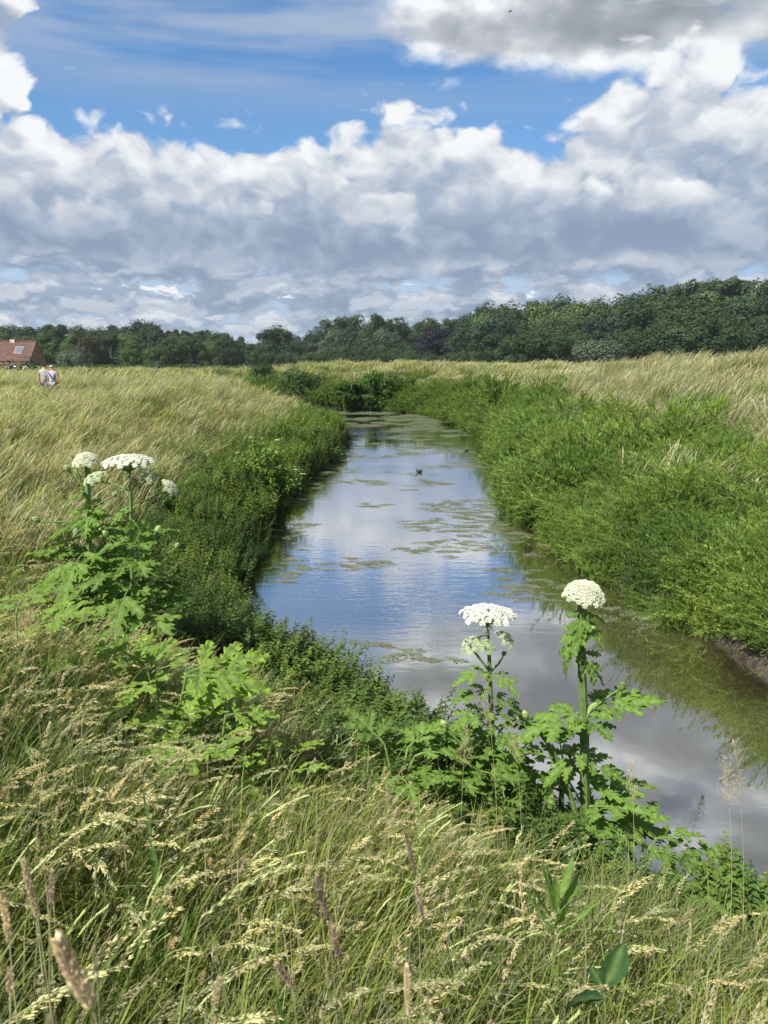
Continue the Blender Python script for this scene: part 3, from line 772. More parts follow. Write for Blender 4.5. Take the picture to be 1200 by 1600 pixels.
x = rng.uniform(-5, 6, n); y = 8 + 50 * rng.random(n) ** 1.3
z, d, s, ins = terrain(x, y)
pn = fbm(x * .9, y * .8, 1., 5, 81)
thr = np.interp(y, [8, 11, 14, 18, 24, 34, 58], [.80, .74, .68, .62, .585, .555, .53])
thr = thr + np.where(x < 1., .03, -.035) * np.interp(y, [30, 45], [1, 0])
thr = thr - np.where((s == 0) & (d < 1.0) & (y > 10), .14, 0)
k = ins & (d > .15) & (pn > thr) & (rng.random(n) < .22)
# a few named patches
px_, py_ = [], []
for (cx, cy, rx, ry, m_) in [(.35, 9.55, .5, .4, 10), (-.15, 10.0, .45, .10, 5), (-.75, 14.4, .9, .4, 16), (2.3, 13.8, .8, .2, 8), (2.6, 17.6, 1.0, 1.0, 26), (-1.9, 13.6, .4, .7, 12), (-2.1, 17.5, .5, 1.6, 18)]:
    px_.append(rng.normal(cx, rx * .5, m_)); py_.append(rng.normal(cy, ry * .5, m_))
x = np.concatenate([x[k]] + px_); y = np.concatenate([y[k]] + py_)
n = len(x)
scatter('floating_weed', weed, np.column_stack([x, y, np.full(n, WZ + .006)]), rots(n, 0, .35, 0), scl(n, 1.) * np.interp(y, [9, 30, 60], [.6, 1.0, 2.0])[:, None],
        tints(n), 'pale green water weed floating in broken patches on the river')

# ------------------------------------------------------------------ trees
TG = dict(dark=(.034, .060, .026), mid=(.045, .076, .031), light=(.078, .122, .042), grey=(.090, .120, .080), purple=(.024, .024, .036), brown=(.074, .074, .044), blue=(.038, .068, .044))
def crown_mesh(name, kind, c, n=1700, leaf=.42, seed=0):
    r0 = random.Random(seed); mb = MB(); lobes = []
    if kind == 'round':
        for i in range(22):
            a = r0.uniform(0, 6.28); t = r0.uniform(.12, .9); rr = .36 * math.sin(math.pi * min(.98, t) ** .85) * r0.uniform(.5, 1.1)
            lobes.append((rr * math.cos(a), rr * math.sin(a), t, r0.uniform(.09, .21)))
    elif kind == 'poplar':
        for i in range(24):
            t = .12 + .84 * i / 24; a = r0.uniform(0, 6.28); rr = .10 * r0.random() ** .5
            lobes.append((rr * math.cos(a), rr * math.sin(a), t, .105 * (1.15 - .75 * t) * r0.uniform(.8, 1.2)))
    elif kind == 'open':
        for i in range(15):
            a = r0.uniform(0, 6.28); t = r0.uniform(.35, .97); rr = .24 * r0.random() ** .6
            lobes.append((rr * math.cos(a), rr * math.sin(a), t, r0.uniform(.06, .11)))
    elif kind == 'low':
        for i in range(24):
            a = r0.uniform(0, 6.28); t = r0.uniform(.05, .75); rr = .5 * r0.random() ** .6
            lobes.append((rr * math.cos(a), rr * math.sin(a), t * (1 - .5 * rr), r0.uniform(.16, .26)))
    H = 10.
    for i in range(n):
        L = r0.choice(lobes)
        d = Vector((r0.gauss(0, 1), r0.gauss(0, 1), r0.gauss(0, 1) + .25)).normalized()
        p = Vector(L[:3]) + d * L[3] * r0.uniform(.6, 1.12)
        if p.z < .03: continue
        p *= H
        nrm = (d + Vector((r0.uniform(-.4, .4), r0.uniform(-.4, .4), r0.uniform(-.1, .5)))).normalized()
        a = nrm.orthogonal().normalized(); b2 = nrm.cross(a); th = r0.uniform(0, 6.28)
        a, b2 = a * math.cos(th) + b2 * math.sin(th), b2 * math.cos(th) - a * math.sin(th)
        s = leaf * .72 * r0.uniform(.4, 1.3); cc = jit(c, .2, r0)
        mb.add([p + a * s, p + (a * .3 + b2 * .8) * s, p + (-a * .8 + b2 * .35) * s, p + (-a * .6 - b2 * .6) * s, p + (a * .35 - b2 * .75) * s - nrm * s * .2], [(0, 1, 2, 3, 4)], cc)
    return mb.mesh(name, M_tree), lobes
def trunk_mesh(name, lobes, r=.28, seed=0, c=(.10, .085, .065)):
    r0 = random.Random(seed); mb = MB(); H = 10.
    top = max(l[2] for l in lobes) * H * .8
    pts = [Vector((math.sin(i * 1.3) * .12, math.cos(i * 1.7) * .12 - .12, -.4 + (top + .4) * i / 6)) for i in range(7)]
    tube(mb, pts, [r * (1.25 - 1.1 * i / 6) for i in range(7)], c, 7)
    for L in lobes[::2]:
        z0 = L[2] * H * .55
        f = z0 / top * 6; i = min(5, int(f)); p0 = pts[i].lerp(pts[i + 1], min(1, f - i)); p1 = Vector(L[:3]) * H
        tube(mb, [p0, p0.lerp(p1, .5) + Vector((0, 0, -.2)), p1], [r * .4, r * .25, r * .08], c, 5)
    return mb.mesh(name, M_stem)
tree_lib = {}
for kind, c, n_, lf in [('round', 'dark', 1900, .42), ('round', 'mid', 1900, .42), ('round', 'light', 1900, .40), ('round', 'grey', 1700, .36), ('round', 'purple', 1900, .42), ('round', 'brown', 1500, .36), ('round', 'blue', 1900, .42),
                        ('poplar', 'dark', 1500, .36), ('poplar', 'mid', 1500, .36), ('open', 'mid', 620, .34), ('open', 'dark', 700, .34), ('low', 'mid', 1600, .45), ('low', 'dark', 1600, .45), ('low', 'grey', 1600, .45), ('low', 'light', 1600, .40)]:
    tree_lib[(kind, c)] = []
    for v in range(2):
        cm, lb = crown_mesh('crown_%s_%s' % (kind, c), kind, TG[c], int(n_ * 3.4), lf * .66, hash((kind[0], len(kind), c[0], v)) % 1 + len(tree_lib) * 7 + v * 101)
        tree_lib[(kind, c)].append((cm, trunk_mesh('trunk_%s' % kind, lb, .30 if kind != 'poplar' else .2, v)))
def gz_at(x, y): return float(terrain(x, y)[0][0])
def tree(name, kind, c, x, y, h, wx=1., label='', cat='tree', group=None, v=None):
    cm, tm = tree_lib[(kind, c)][rnd.randrange(2) if v is None else v]
    e = empty(name, (x, y, gz_at(x, y) - .05), rnd.uniform(0, 6.28)); e.scale = (h / 10 * wx, h / 10 * wx, h / 10)
    child('trunk', tm, e); child('crown', cm, e)
    tag(e, label, cat, group); return e
def tree_px(name, kind, c, px, ytop, Yd, wx, label, group=None, cat='tree', v=None):
    p = P(px, ytop, Yd); g = gz_at(p.x, Yd); return tree(name, kind, c, p.x, Yd, (p.z - g) / .98, wx, label, cat, group, v)
GL, GC, GR = 'trees of the wood on the left skyline', 'trees in the middle of the skyline', 'trees of the wood on the right skyline'
KN = dict(dark='dark green', mid='mid green', light='lighter yellow green', grey='grey green', purple='dark purple', brown='red brown', blue='deep bluish green')
def skyl(px, prof): return float(np.interp(px, [p[0] for p in prof], [p[1] for p in prof]))
PL = [(-60, 500), (0, 503), (30, 510), (90, 508), (140, 512), (205, 503), (235, 504), (270, 513), (340, 516), (372, 520), (392, 530)]
PC = [(392, 530), (410, 514), (440, 512), (470, 520), (505, 514), (520, 502), (560, 499), (605, 502), (630, 508), (660, 503), (700, 505), (726, 500)]
PR = [(720, 505), (735, 490), (760, 478), (800, 470), (850, 468), (900, 470), (950, 469), (1000, 462), (1050, 452), (1100, 448), (1160, 443), (1260, 438)]
# left wood, three ranks
for r_, (Yd, st, off, kinds) in enumerate([(255, 17, 1, ['dark', 'mid', 'dark', 'blue', 'mid']), (228, 27, 8, ['dark', 'blue', 'mid', 'dark', 'mid']), (200, 31, 14, ['mid', 'dark', 'light', 'mid', 'blue'])]):
    px = -58
    while px < 392:
        yt = skyl(px, PL) + off + rnd.uniform(-2, 4); kk = rnd.choice(kinds); kd = 'poplar' if (r_ == 0 and 330 > px > 240) else 'round'
        if kd == 'poplar': kk = 'dark'
        tree_px('poplar_tree' if kd == 'poplar' else 'broadleaf_tree', kd, kk, px, yt, Yd + rnd.uniform(-6, 6), rnd.uniform(.95, 1.25) * (1.1 if kd == 'poplar' else 1.),
                '%s %s, %s rank of the left wood' % (KN[kk], 'narrow tree' if kd == 'poplar' else 'round tree', ['rear', 'middle', 'front'][r_]), 'left wood %s rank %s trees' % (['rear', 'middle', 'front'][r_], KN[kk] + (' narrow' if kd == 'poplar' else '')))
        px += st * rnd.uniform(.75, 1.2) * (.62 if kd == 'poplar' else 1.)
tree_px('broadleaf_tree', 'round', 'brown', 127, 510, 190, 1.0, 'reddish brown leaved tree in the wood right of the tiled roof')
tree_px('willow_tree', 'low', 'grey', 108, 540, 150, 1.1, 'pale grey green willow bush beside the red roofed house')
tree_px('broadleaf_tree', 'round', 'light', 205, 534, 165, 1.0, 'light yellow green tree standing before the left wood')
tree_px('broadleaf_tree', 'round', 'light', 240, 540, 160, 1.0, 'small bright green tree left of the centre, at the foot of the wood')
# centre
for r_, (Yd, st, off, kinds) in enumerate([(300, 16, 4, ['dark', 'mid', 'blue', 'dark']), (255, 26, 16, ['dark', 'blue', 'mid', 'grey']), (215, 30, 30, ['mid', 'dark', 'light', 'mid'])]):
    px = 392
    while px < 735:
        yt = skyl(px, PC) + off + rnd.uniform(-2, 4); kk = rnd.choice(kinds)
        tree_px('broadleaf_tree', 'round' if r_ < 2 else 'low', kk, px, yt, Yd + rnd.uniform(-6, 6), rnd.uniform(.95, 1.3),
                '%s %s, %s rank of the middle skyline' % (KN[kk], 'round tree' if r_ < 2 else 'low spreading tree', ['rear', 'middle', 'front'][r_]), 'middle skyline %s rank %s trees' % (['rear', 'middle', 'front'][r_], KN[kk]))
        px += st * rnd.uniform(.75, 1.2)
px = 508
while px < 625:
    tree_px('poplar_tree', 'open', rnd.choice(['mid', 'dark']), px, skyl(px, PC) - 3 + rnd.uniform(-3, 5), 285, 1.15, 'tall thin-crowned poplar in the row above the river bend', 'row of tall open poplars')
    px += rnd.uniform(9, 13)
for px in range(640, 722, 11):
    tree_px('broadleaf_tree', 'open', 'mid', px, skyl(px, PC) - 1 + rnd.uniform(-3, 4), 285, 1.3, 'feathery open tree between the poplar row and right wood', 'feathery open trees')
tree_px('broadleaf_tree', 'round', 'dark', 427, 511, 240, 1.25, 'dark rounded tree just right of the dip in the skyline')
tree_px('copper_beech', 'round', 'purple', 683, 516, 195, 1.6, 'big dark purple leaved tree at the foot of the middle skyline')
# right
for r_, (Yd, st, off, kinds) in enumerate([(235, 20, 0, ['mid', 'dark', 'mid', 'blue']), (205, 30, 9, ['mid', 'mid', 'light', 'dark']), (180, 34, 24, ['dark', 'mid', 'blue', 'mid']), (160, 38, 48, ['mid', 'dark', 'mid'])]):
    px = 732
    while px < 1262:
        yt = skyl(px, PR) + off + rnd.uniform(-3, 4); kk = rnd.choice(kinds)
        kd = 'open' if (r_ == 0 and px > 1030) else 'round'
        if kd == 'open': kk = 'mid'
        tree_px('broadleaf_tree', kd, kk, px, yt, Yd + rnd.uniform(-6, 6), rnd.uniform(.85, 1.1) * (1.3 if kd == 'open' else 1) * (1.2 if r_ == 3 else 1),
                '%s %s, %s rank of the right wood' % (KN[kk], 'open-crowned tree' if kd == 'open' else 'round tree', ['rear', 'second', 'third', 'front'][r_]), 'right wood %s rank %s trees' % (['rear', 'second', 'third', 'front'][r_], KN[kk] + (' open' if kd == 'open' else '')))
        px += st * rnd.uniform(.75, 1.2) * (.6 if kd == 'open' else 1)
tree_px('willow_tree', 'low', 'grey', 943, 517, 140, 1.25, 'pale grey green willow at the foot of the right wood')
tree_px('broadleaf_tree', 'round', 'dark', 1003, 470, 175, 1.1, 'very dark tree left of the tallest part of the right wood')
# shrubs between field and wood
for px, yt, Yd, w, kk, lab in [(12, 548, 60, 1.0, 'dark', 'dark round bush in front of the red tiled house'), (468, 561, 64, .85, 'light', 'compact dark green bush on the meadow left of the river bend'), (412, 561, 70, 1.1, 'mid', 'low bush behind the left meadow, left of the compact bush')]:
    tree_px('shrub', 'low', kk, px, yt, Yd, w * 1.3, lab, cat='bush')
hx = 40
while hx < 402:
    tree_px('hedge_bush', 'low', rnd.choice(['mid', 'light', 'mid']), hx, 565 + rnd.uniform(-1, 2.5), 92 + rnd.uniform(-3, 3), 1.9, 'low green hedge bush along the left meadow edge', 'hedge bushes at the far edge of the left meadow', 'bush'); hx += 17.0001
hx = 480
while hx < 740:
    tree_px('hedge_bush', 'low', rnd.choice(['mid', 'dark', 'mid']), hx, 545 + rnd.uniform(-4, 5), 140 + rnd.uniform(-5, 5), 1.2, 'round dark green bush at the foot of the middle trees', 'bushes at the foot of the middle trees', 'bush'); hx += 20

# ------------------------------------------------------------------ big leafy shrub at the bend, elder on the left bank
def leafy_bush(name, loc, sx, sy, h, cols, n, L, label, cat, layers=True, seed=3, flowers=0):
    r0 = random.Random(seed); e = empty(name, loc); mb = MB(); st = MB(); fl = MB(); ends = []
    for i in range(46):
        a = r0.uniform(0, 6.28); rr = r0.random() ** .5; zt = h * (1 - .55 * rr ** 2) * r0.uniform(.55, 1.05)
        end = Vector((math.cos(a) * rr * sx, math.sin(a) * rr * sy, zt))
        base = Vector((end.x * .25, end.y * .25, -.3)); mid = Vector((end.x * .6, end.y * .6, zt * .75))
        tube(st, [base, mid, end], [.035, .02, .008], (.09, .08, .045), 5); ends.append((base, mid, end))
    for i in range(n):
        b0, m0_, e0 = r0.choice(ends); t = r0.random() ** .5
        p = (b0.lerp(m0_, t * 2) if t < .5 else m0_.lerp(e0, t * 2 - 1)) + Vector((r0.gauss(0, .09 * sx ** .5), r0.gauss(0, .09 * sx ** .5), r0.gauss(0, .06)))
        out = Vector((p.x, p.y, .1)).normalized()
        d = out + Vector((r0.uniform(-.9, .9), r0.uniform(-.9, .9), r0.uniform(-.5, .5)))
        leaf_quad(mb, p, d, L * r0.uniform(.6, 1.25), L * .5, jit(r0.choice(cols), .2, r0), .12, r0.uniform(.1, .6))
    for i in range(flowers):
        _, _, e0 = r0.choice(ends); c0 = e0 + Vector((r0.uniform(-.1, .1), r0.uniform(-.1, .1), .05))
        for k in range(40):
            a = r0.uniform(0, 6.28); rr = .075 * r0.random() ** .5; p = c0 + Vector((rr * math.cos(a), rr * math.sin(a), .02 - rr * rr * 2))
            spindle(fl, p, Vector((r0.uniform(-.5, .5), r0.uniform(-.5, .5), 1)), .014, .010, (.50, .54, .32), 4)
    st.obj('stem', M_stem, e); mb.obj('foliage', M_pl, e)
    if flowers: fl.obj('flowers', M_petal, e)
    tag(e, label, cat); return e
p = P(590, 640, 59.5)
leafy_bush('shrub', (p.x, 58.6, WZ + .15), 4.0, 2.2, 3.1, [(.075, .16, .03), (.11, .21, .04), (.05, .11, .022)], 12000, .22, 'broad bright green leafy shrub overhanging the river bend', 'bush')
p = P(432, 690, 21)
leafy_bush('elder_bush', (p.x - .15, 19.5, gz_at(p.x - .15, 19.5) - .1), .95, 1.9, 2.0, [(.15, .24, .040), (.20, .30, .055), (.10, .18, .03)], 5200, .13, 'light green elder bush with creamy flower heads on the left bank', 'bush', flowers=20, seed=8)

# ------------------------------------------------------------------ giant hogweed
HG = (.115, .205, .034); HG2 = (.16, .265, .046); HGR = (.17, .26, .085)
def hog_leaf(seed, L=.55, c1=HG, c2=HG2, droop=.5):
    r0 = random.Random(seed); mb = MB()
    def warp3(x, y):
        r_ = math.hypot(x, y)
        z = .10 * L * math.sin(x / L * 5 + seed) * abs(y) / L + abs(y) * .28 - droop * (x / L) ** 2 * L * .55 - .55 * y * y / L
        z += .012 * math.sin(x * 60 + seed) * math.sin(y * 50)
        return Vector((x * (1 - droop * .12 * (x / L)), y, z))
    def leaflet(ox, oy, ang, ln, wd, n):
        N = n * 8; dx, dy = math.cos(ang), math.sin(ang); rows = []; cs = []
        for i in range(N + 1):
            t = i / N
            env = wd * (math.sin(math.pi * min(1, t * .93 + .06)) ** .75)
            ph = (t * n) % 1.
            saw = ph ** .8 if ph < .72 else (1 - ph) / .28 * .77
            ee = env * (.30 + .70 * saw) + wd * .04 * math.sin(i * 2.4)
            if i == N: ee = 0
            fw = ee * .55
            row = []
            for k, side in ((1, 1), (.5, 1), (0, 1), (.5, -1), (1, -1)):
                lx = t * ln + fw * k; ly = side * ee * k
                x = ox + dx * lx - dy * ly; y = oy + dy * lx + dx * ly
                q_ = warp3(x, y); q_.z -= (0 if k else .006) * 1
                q_.z += .10 * ee * (k - k * k) * 2
                row.append(q_); cc = lerp(c1, c2, r0.random() * .6 + .2 * k)
                cs.append(HGR if k == 0 and i < N * .85 else cc)
            rows += row
        mb.add(rows, [(5 * i + j, 5 * i + j + 1, 5 * i + j + 6, 5 * i + j + 5) for i in range(N) for j in range(4)], cs)
    leaflet(.42 * L, 0, 0, .60 * L, .21 * L, 5)
    for s in (1, -1):
        leaflet(.40 * L, 0, s * R(48), .46 * L, .15 * L, 4)
        leaflet(.16 * L, 0, s * R(66), .46 * L, .15 * L, 4)
    tube(mb, [warp3(x * L, 0) - Vector((0, 0, .004)) for x in (0, .1, .2, .3, .42)], [.011 * L / .5, .010 * L / .5, .009 * L / .5, .008 * L / .5, .006 * L / .5], HGR, 6)
    return mb.mesh('hogweed_leaf', M_pl)
LEAF = [hog_leaf(i, .5, droop=dr) for i, dr in enumerate([.35, .7, 1.1, .5, 1.5])]
YLEAF = [hog_leaf(20 + i, .5, (.19, .30, .045), (.26, .38, .065), dr) for i, dr in enumerate([.3, .6])]
def leaf_at(parent, p, az, pitch, L, k, roll=0., lib=LEAF):
    """p: attachment; az heading; pitch upward"""
    o = child('leaf', lib[k % len(lib)], parent, p); s = L / .5
    o.rotation_euler = Euler((roll, -pitch, az), 'XYZ'); o.scale = (s, s, s); return o
def umbellet_mesh(r, c, seed, nf=34, dome=.5):
    r0 = random.Random(seed); mb = MB()
    for i in range(nf):
        t = (i + .5) / nf; rr = r * math.sqrt(t); a = i * 2.39996 + r0.uniform(-.2, .2)
        p = Vector((rr * math.cos(a), rr * math.sin(a), r * dome * (1 - t) + r0.uniform(-.06, .06) * r))
        n_ = Vector((math.cos(a) * t, math.sin(a) * t, 1)).normalized()
        aa = n_.orthogonal().normalized(); bb = n_.cross(aa); s = r * r0.uniform(.16, .24)
        vs = [p + n_ * s * .35]; th = r0.uniform(0, 6)
        for k in range(10):
            an = th + k * math.pi / 5; q_ = s * (1.15 if k % 2 == 0 else .55)
            vs.append(p + (aa * math.cos(an) + bb * math.sin(an)) * q_)
        mb.add(vs, [(0, 1 + k, 1 + (k + 1) % 10) for k in range(10)], jit(c, .06, r0))
        if i % 3 == 0: tube(mb, [Vector((0, 0, -r * .9)), p], r * .02, HGR, 3, False)
    # underside, bracts
    mb.add([(0, 0, -r * .55)] + [(math.cos(k * .785) * r * .8, math.sin(k * .785) * r * .8, 0) for k in range(8)], [(0, 1 + (k + 1) % 8, 1 + k) for k in range(8)], lerp(c, HGR, .75))
    return mb.mesh('umbellet', M_petal)
WH, CRM, GRN = (.80, .80, .74), (.64, .65, .52), (.50, .56, .36)
def umbel(parent, origin, axis, Rr, rise, n, c, r_um, dome, label=None, spread=1., seed=0, name='flower_head'):
    """rays spreading from origin to a dome of small white clusters"""
    r0 = random.Random(seed); axis = axis.normalized(); a = axis.orthogonal().normalized(); bb = axis.cross(a)
    mb = MB(); pts = []
    for i in range(n):
        t = (i + .6) / n; th = i * 2.39996
        rr = Rr * math.sqrt(t) * r0.uniform(.93, 1.05); h = rise * (1 - dome * t ** 1.3) * r0.uniform(.97, 1.03)
        p = axis * h + (a * math.cos(th) + bb * math.sin(th)) * rr
        mid = axis * h * .62 + (a * math.cos(th) + bb * math.sin(th)) * rr * .45
        tube(mb, [Vector((0, 0, 0)), mid, p - (p - mid).normalized() * r_um * .3], [.0035 * Rr / .22, .003 * Rr / .22, .002 * Rr / .22], HGR, 4, False)
        nrm = (axis * 1.0 + (p - axis * rise * .35).normalized() * .9 * (.3 + t)).normalized()
        pts.append((p, nrm))
    for k in range(8):
        th = k * .785; d = (a * math.cos(th) + bb * math.sin(th) - axis * .35)
        leaf_quad(mb, Vector((0, 0, 0)), d, Rr * .32, Rr * .06, HGR)
    head = mb.obj(name, M_stem, parent, origin)
    if label: head['label'] = label
    ms = [umbellet_mesh(r_um, c, seed * 10 + k) for k in range(2)]
    for i, (p, nrm) in enumerate(pts):
        o = child('flower_cluster', ms[i % 2], head, p)
        o.rotation_euler = nrm.to_track_quat('Z', 'Y').to_euler(); s = r0.uniform(.85, 1.12); o.scale = (s, s, s)
    return head
def stem_part(parent, pts, rad, name='stem', c=(.13, .21, .065), seed=0, label=None):
    """ridged, slightly blotched hollow stem"""
    r0 = random.Random(seed); mb = MB(); pts = [Vector(p) for p in pts]; fine = []
    for i in range(len(pts) - 1):
        for k in range(6): fine.append(pts[i].lerp(pts[i + 1], k / 6))
    fine.append(pts[-1]); n = len(fine); S = 14; up = Vector((1, 0, 0)); vs = []; cs = []
    for i, p in enumerate(fine):
        t = (fine[min(i + 1, n - 1)] - fine[max(i - 1, 0)]).normalized(); a = (up - t * up.dot(t)).normalized(); bb = t.cross(a)
        f = i / (n - 1) * (len(rad) - 1); k = min(int(f), len(rad) - 2); r_ = rad[k] + (rad[k + 1] - rad[k]) * (f - k)
        for j in range(S):
            an = 2 * math.pi * j / S; rr = r_ * (1 + (.07 if j % 2 else -.05))
            vs.append(p + (a * math.cos(an) + bb * math.sin(an)) * rr); cs.append(lerp(jit(c, .14, r0), (.10, .05, .04), .45 if r0.random() < .06 else 0))
    mb.add(vs, [(i * S + j, i * S + (j + 1) % S, (i + 1) * S + (j + 1) % S, (i + 1) * S + j) for i in range(n - 1) for j in range(S)], cs)
    mb.f.append(tuple((n - 1) * S + j for j in range(S))); mb.mi.append(0)
    for _ in range(int(n * 5)):   # bristles
        i = r0.randrange(n - 1); p = fine[i].lerp(fine[i + 1], r0.random()); an = r0.uniform(0, 6.28); d = Vector((math.cos(an), math.sin(an), r0.uniform(-.3, .3)))
        rr = rad[0] * (1 - .3 * i / n); tube(mb, [p + d * rr * .9, p + d * (rr + .010)], [.0009, .0003], (.3, .36, .2), 3, False)
    o = mb.obj(name, M_stem, parent)
    if label: o['label'] = label
    return o
def bud(parent, pts, r=.028, seed=0, c=(.30, .38, .16), opening=False):
    """stalk with a swollen papery bud at its end"""
    r0 = random.Random(seed); mb = MB(); pts = [Vector(p) for p in pts]
    sm = []
    for i in range(len(pts) - 1):
        for k in range(3): sm.append(pts[i].lerp(pts[i + 1], k / 3))
    sm.append(pts[-1]); tube(mb, sm, [.010 - .004 * i / len(sm) for i in range(len(sm))], (.12, .20, .055), 7)
    o = mb.obj('flower_stalk', M_stem, parent)
    d = (pts[-1] - pts[-2]).normalized(); d = (d + Vector((0, 0, .5))).normalized(); mb2 = MB()
    prof = [(0, .35), (.2, .85), (.45, 1.), (.7, .8), (.9, .4), (1., .05)]
    tube(mb2, [d * r * 2.6 * t for t, _ in prof], [r * w for _, w in prof], c, 9)
    for k in range(14):
        a = r0.uniform(0, 6.28); s = Vector((math.cos(a), math.sin(a), r0.uniform(-.3, 1))).normalized()
        spindle(mb2, d * r * 1.4 + s * r * .75, s, r * .5, r * .2, (.62, .64, .44) if opening else jit(c, .2, r0), 4)
    b2 = mb2.obj('bud', M_petal, o, pts[-1]); return o
def sheath(parent, p, az, L, k, seed=0):
    mb = MB(); d = Vector((math.cos(az), math.sin(az), .55)); r0 = random.Random(seed)
    tube(mb, [Vector((0, 0, -.06)), Vector((0, 0, 0)) + d * .04, d * .10], [.034, .030, .012], (.22, .30, .11), 9)
    return mb.obj('leaf_sheath', M_stem, parent, p)
def loc(base, px, py, Y): return P(px, py, Y) - base

# hogweed with the open white umbel above the water
Yb = 5.15; bpt = P(770, 1318, Yb); bpt.z = gz_at(bpt.x, Yb) - .05
hw = empty('giant_hogweed', bpt); q_ = lambda x, y, dY=0: loc(bpt, x, y, Yb + dY)
tag(hw, 'giant hogweed with one wide open white flower head in front of the river', 'hogweed', 'flowering giant hogweeds')
stem_part(hw, [(0, 0, 0), q_(772, 1230), q_(768, 1120), q_(764, 1014)], [.024, .022, .018, .013], seed=1)
stem_part(hw, [q_(764, 1016), q_(763, 990), q_(762, 974)], [.010, .009, .008], name='flower_stalk', seed=1)
umbel(hw, q_(762, 977), Vector((.02, -.02, 1)), .200, .125, 54, WH, .028, .40, 'wide flat head of open white flowers', seed=1)
umbel(hw, q_(738, 1012, -.05), Vector((-.45, -.4, .8)), .080, .05, 14, GRN, .020, .5, 'small greenish cream flower head', seed=2)
umbel(hw, q_(786, 1002, -.06), Vector((.55, -.3, .8)), .080, .05, 16, (.56, .60, .40), .020, .5, 'small greenish cream flower head', seed=3)
umbel(hw, q_(758, 1014, -.10), Vector((0, -.5, .8)), .070, .04, 12, (.36, .46, .24), .020, .5, 'small greenish flower head', seed=33)
bud(hw, [q_(764, 1048), q_(735, 1010), q_(742, 995), q_(757, 993)], .014, 4)
bud(hw, [q_(764, 1052), q_(780, 1036), q_(786, 1025)], .018, 5)
for i, (x_, y_, az, pi_, L) in enumerate([(764, 1050, 200, 10, .24), (764, 1055, -50, 20, .22), (766, 1075, 190, -5, .27), (766, 1090, -10, 10, .26), (767, 1110, 215, 5, .32), (768, 1130, -60, 0, .30), (768, 1150, 170, 0, .34), (770, 1180, -20, -5, .36),
                                           (770, 1200, 230, 10, .40), (770, 1220, 190, 15, .42), (771, 1240, -80, 10, .40), (771, 1260, 160, 20, .44), (771, 1270, -30, 20, .40)]):
    leaf_at(hw, q_(x_, y_), R(az), R(pi_), L * 1.25, i + 1)
    if i > 3: leaf_at(hw, q_(x_, y_ + 8), R(az + 130 + 25 * (i % 3)), R(pi_ + 8), L * 1.1, i + 3)
bud(hw, [q_(771, 1205), q_(735, 1175), q_(708, 1150), q_(697, 1138)], .030, 6)
bud(hw, [q_(769, 1160), q_(790, 1130), q_(808, 1124)], .024, 7)

# thick-stemmed hogweed with the compact cream head
Yb2 = 5.0; bpt2 = P(915, 1345, Yb2); bpt2.z = gz_at(bpt2.x, Yb2) - .08
hb = empty('giant_hogweed', bpt2); q2 = lambda x, y, dY=0: loc(bpt2, x, y, Yb2 + dY)
tag(hb, 'tallest giant hogweed with a thick stem and compact cream domed head', 'hogweed', 'flowering giant hogweeds')
stem_part(hb, [(0, 0, 0), q2(914, 1240), q2(913, 1130), q2(909, 1040), q2(909, 942)], [.038, .034, .032, .028, .030], seed=2)
umbel(hb, q2(911, 940), Vector((.06, -.25, 1)), .142, .140, 72, CRM, .027, .72, 'compact dome of half open cream flowers', seed=5)
for i, (x_, y_, az, pi_, L) in enumerate([(908, 975, 215, -25, .22), (909, 968, -40, -30, .20), (908, 990, 190, -30, .26), (909, 1010, -60, -50, .24), (909, 1035, 10, -25, .22), (909, 985, 240, 0, .18),
                                           (912, 1110, 5, 22, .48), (912, 1115, 178, 10, .38), (912, 1118, -70, 5, .28), (912, 1125, 195, 12, .44), (913, 1180, 200, 5, .30), (913, 1190, -30, 0, .26), (913, 1200, 170, 0, .34),
                                           (914, 1270, 30, 25, .44), (914, 1280, -20, 20, .50), (914, 1285, 200, 20, .42), (914, 1300, -70, 15, .44), (914, 1300, 15, 28, .62), (912, 1120, -15, 30, .50), (913, 1150, 160, 20, .40), (914, 1240, 10, 32, .46), (914, 1260, -40, 30, .46), (909, 950, 250, -20, .2), (909, 955, 20, -20, .2)]):
    leaf_at(hb, q2(x_, y_), R(az), R(pi_), L * 1.2, i + 2)
for y_, az in ((1112, 10), (1185, 200), (985, -60), (1285, 0)): sheath(hb, q2(912, y_), R(az), .1, 0)
bud(hb, [q2(912, 1125), q2(935, 1100), q2(955, 1085), q2(966, 1078)], .030, 8, (.16, .24, .08))
bud(hb, [q2(912, 1215), q2(895, 1195), q2(886, 1175)], .028, 9)
bud(hb, [q2(914, 1265), q2(860, 1170), q2(835, 1135), q2(824, 1122)], .026, 10)
bud(hb, [q2(909, 1010), q2(903, 1003), q2(901, 995)], .022, 11)
stem_part(hb, [q2(915, 1330), q2(895, 1255), q2(868, 1180), q2(838, 1130)], [.020, .017, .014, .010], name='side_stem', seed=6)
# shorter stem left of it
Yb3 = 5.25; bpt3 = P(876, 1330, Yb3); bpt3.z = gz_at(bpt3.x, Yb3) - .05
hs = empty('giant_hogweed', bpt3); q3 = lambda x, y, dY=0: loc(bpt3, x, y, Yb3 + dY)
tag(hs, 'short flowerless hogweed stem between the two tall flowering ones by the water', 'hogweed')
stem_part(hs, [(0, 0, 0), q3(877, 1250), q3(880, 1190)], [.022, .020, .012], seed=8)
for i, (x_, y_, az, pi_, L) in enumerate([(880, 1192, 190, 30, .36), (880, 1192, -20, 40, .30), (878, 1220, 220, 20, .40), (878, 1235, 160, 10, .42), (877, 1260, -60, 10, .40), (880, 1190, 90, 40, .3)]):
    leaf_at(hs, q3(x_, y_), R(az), R(pi_), L * 1.25, i)

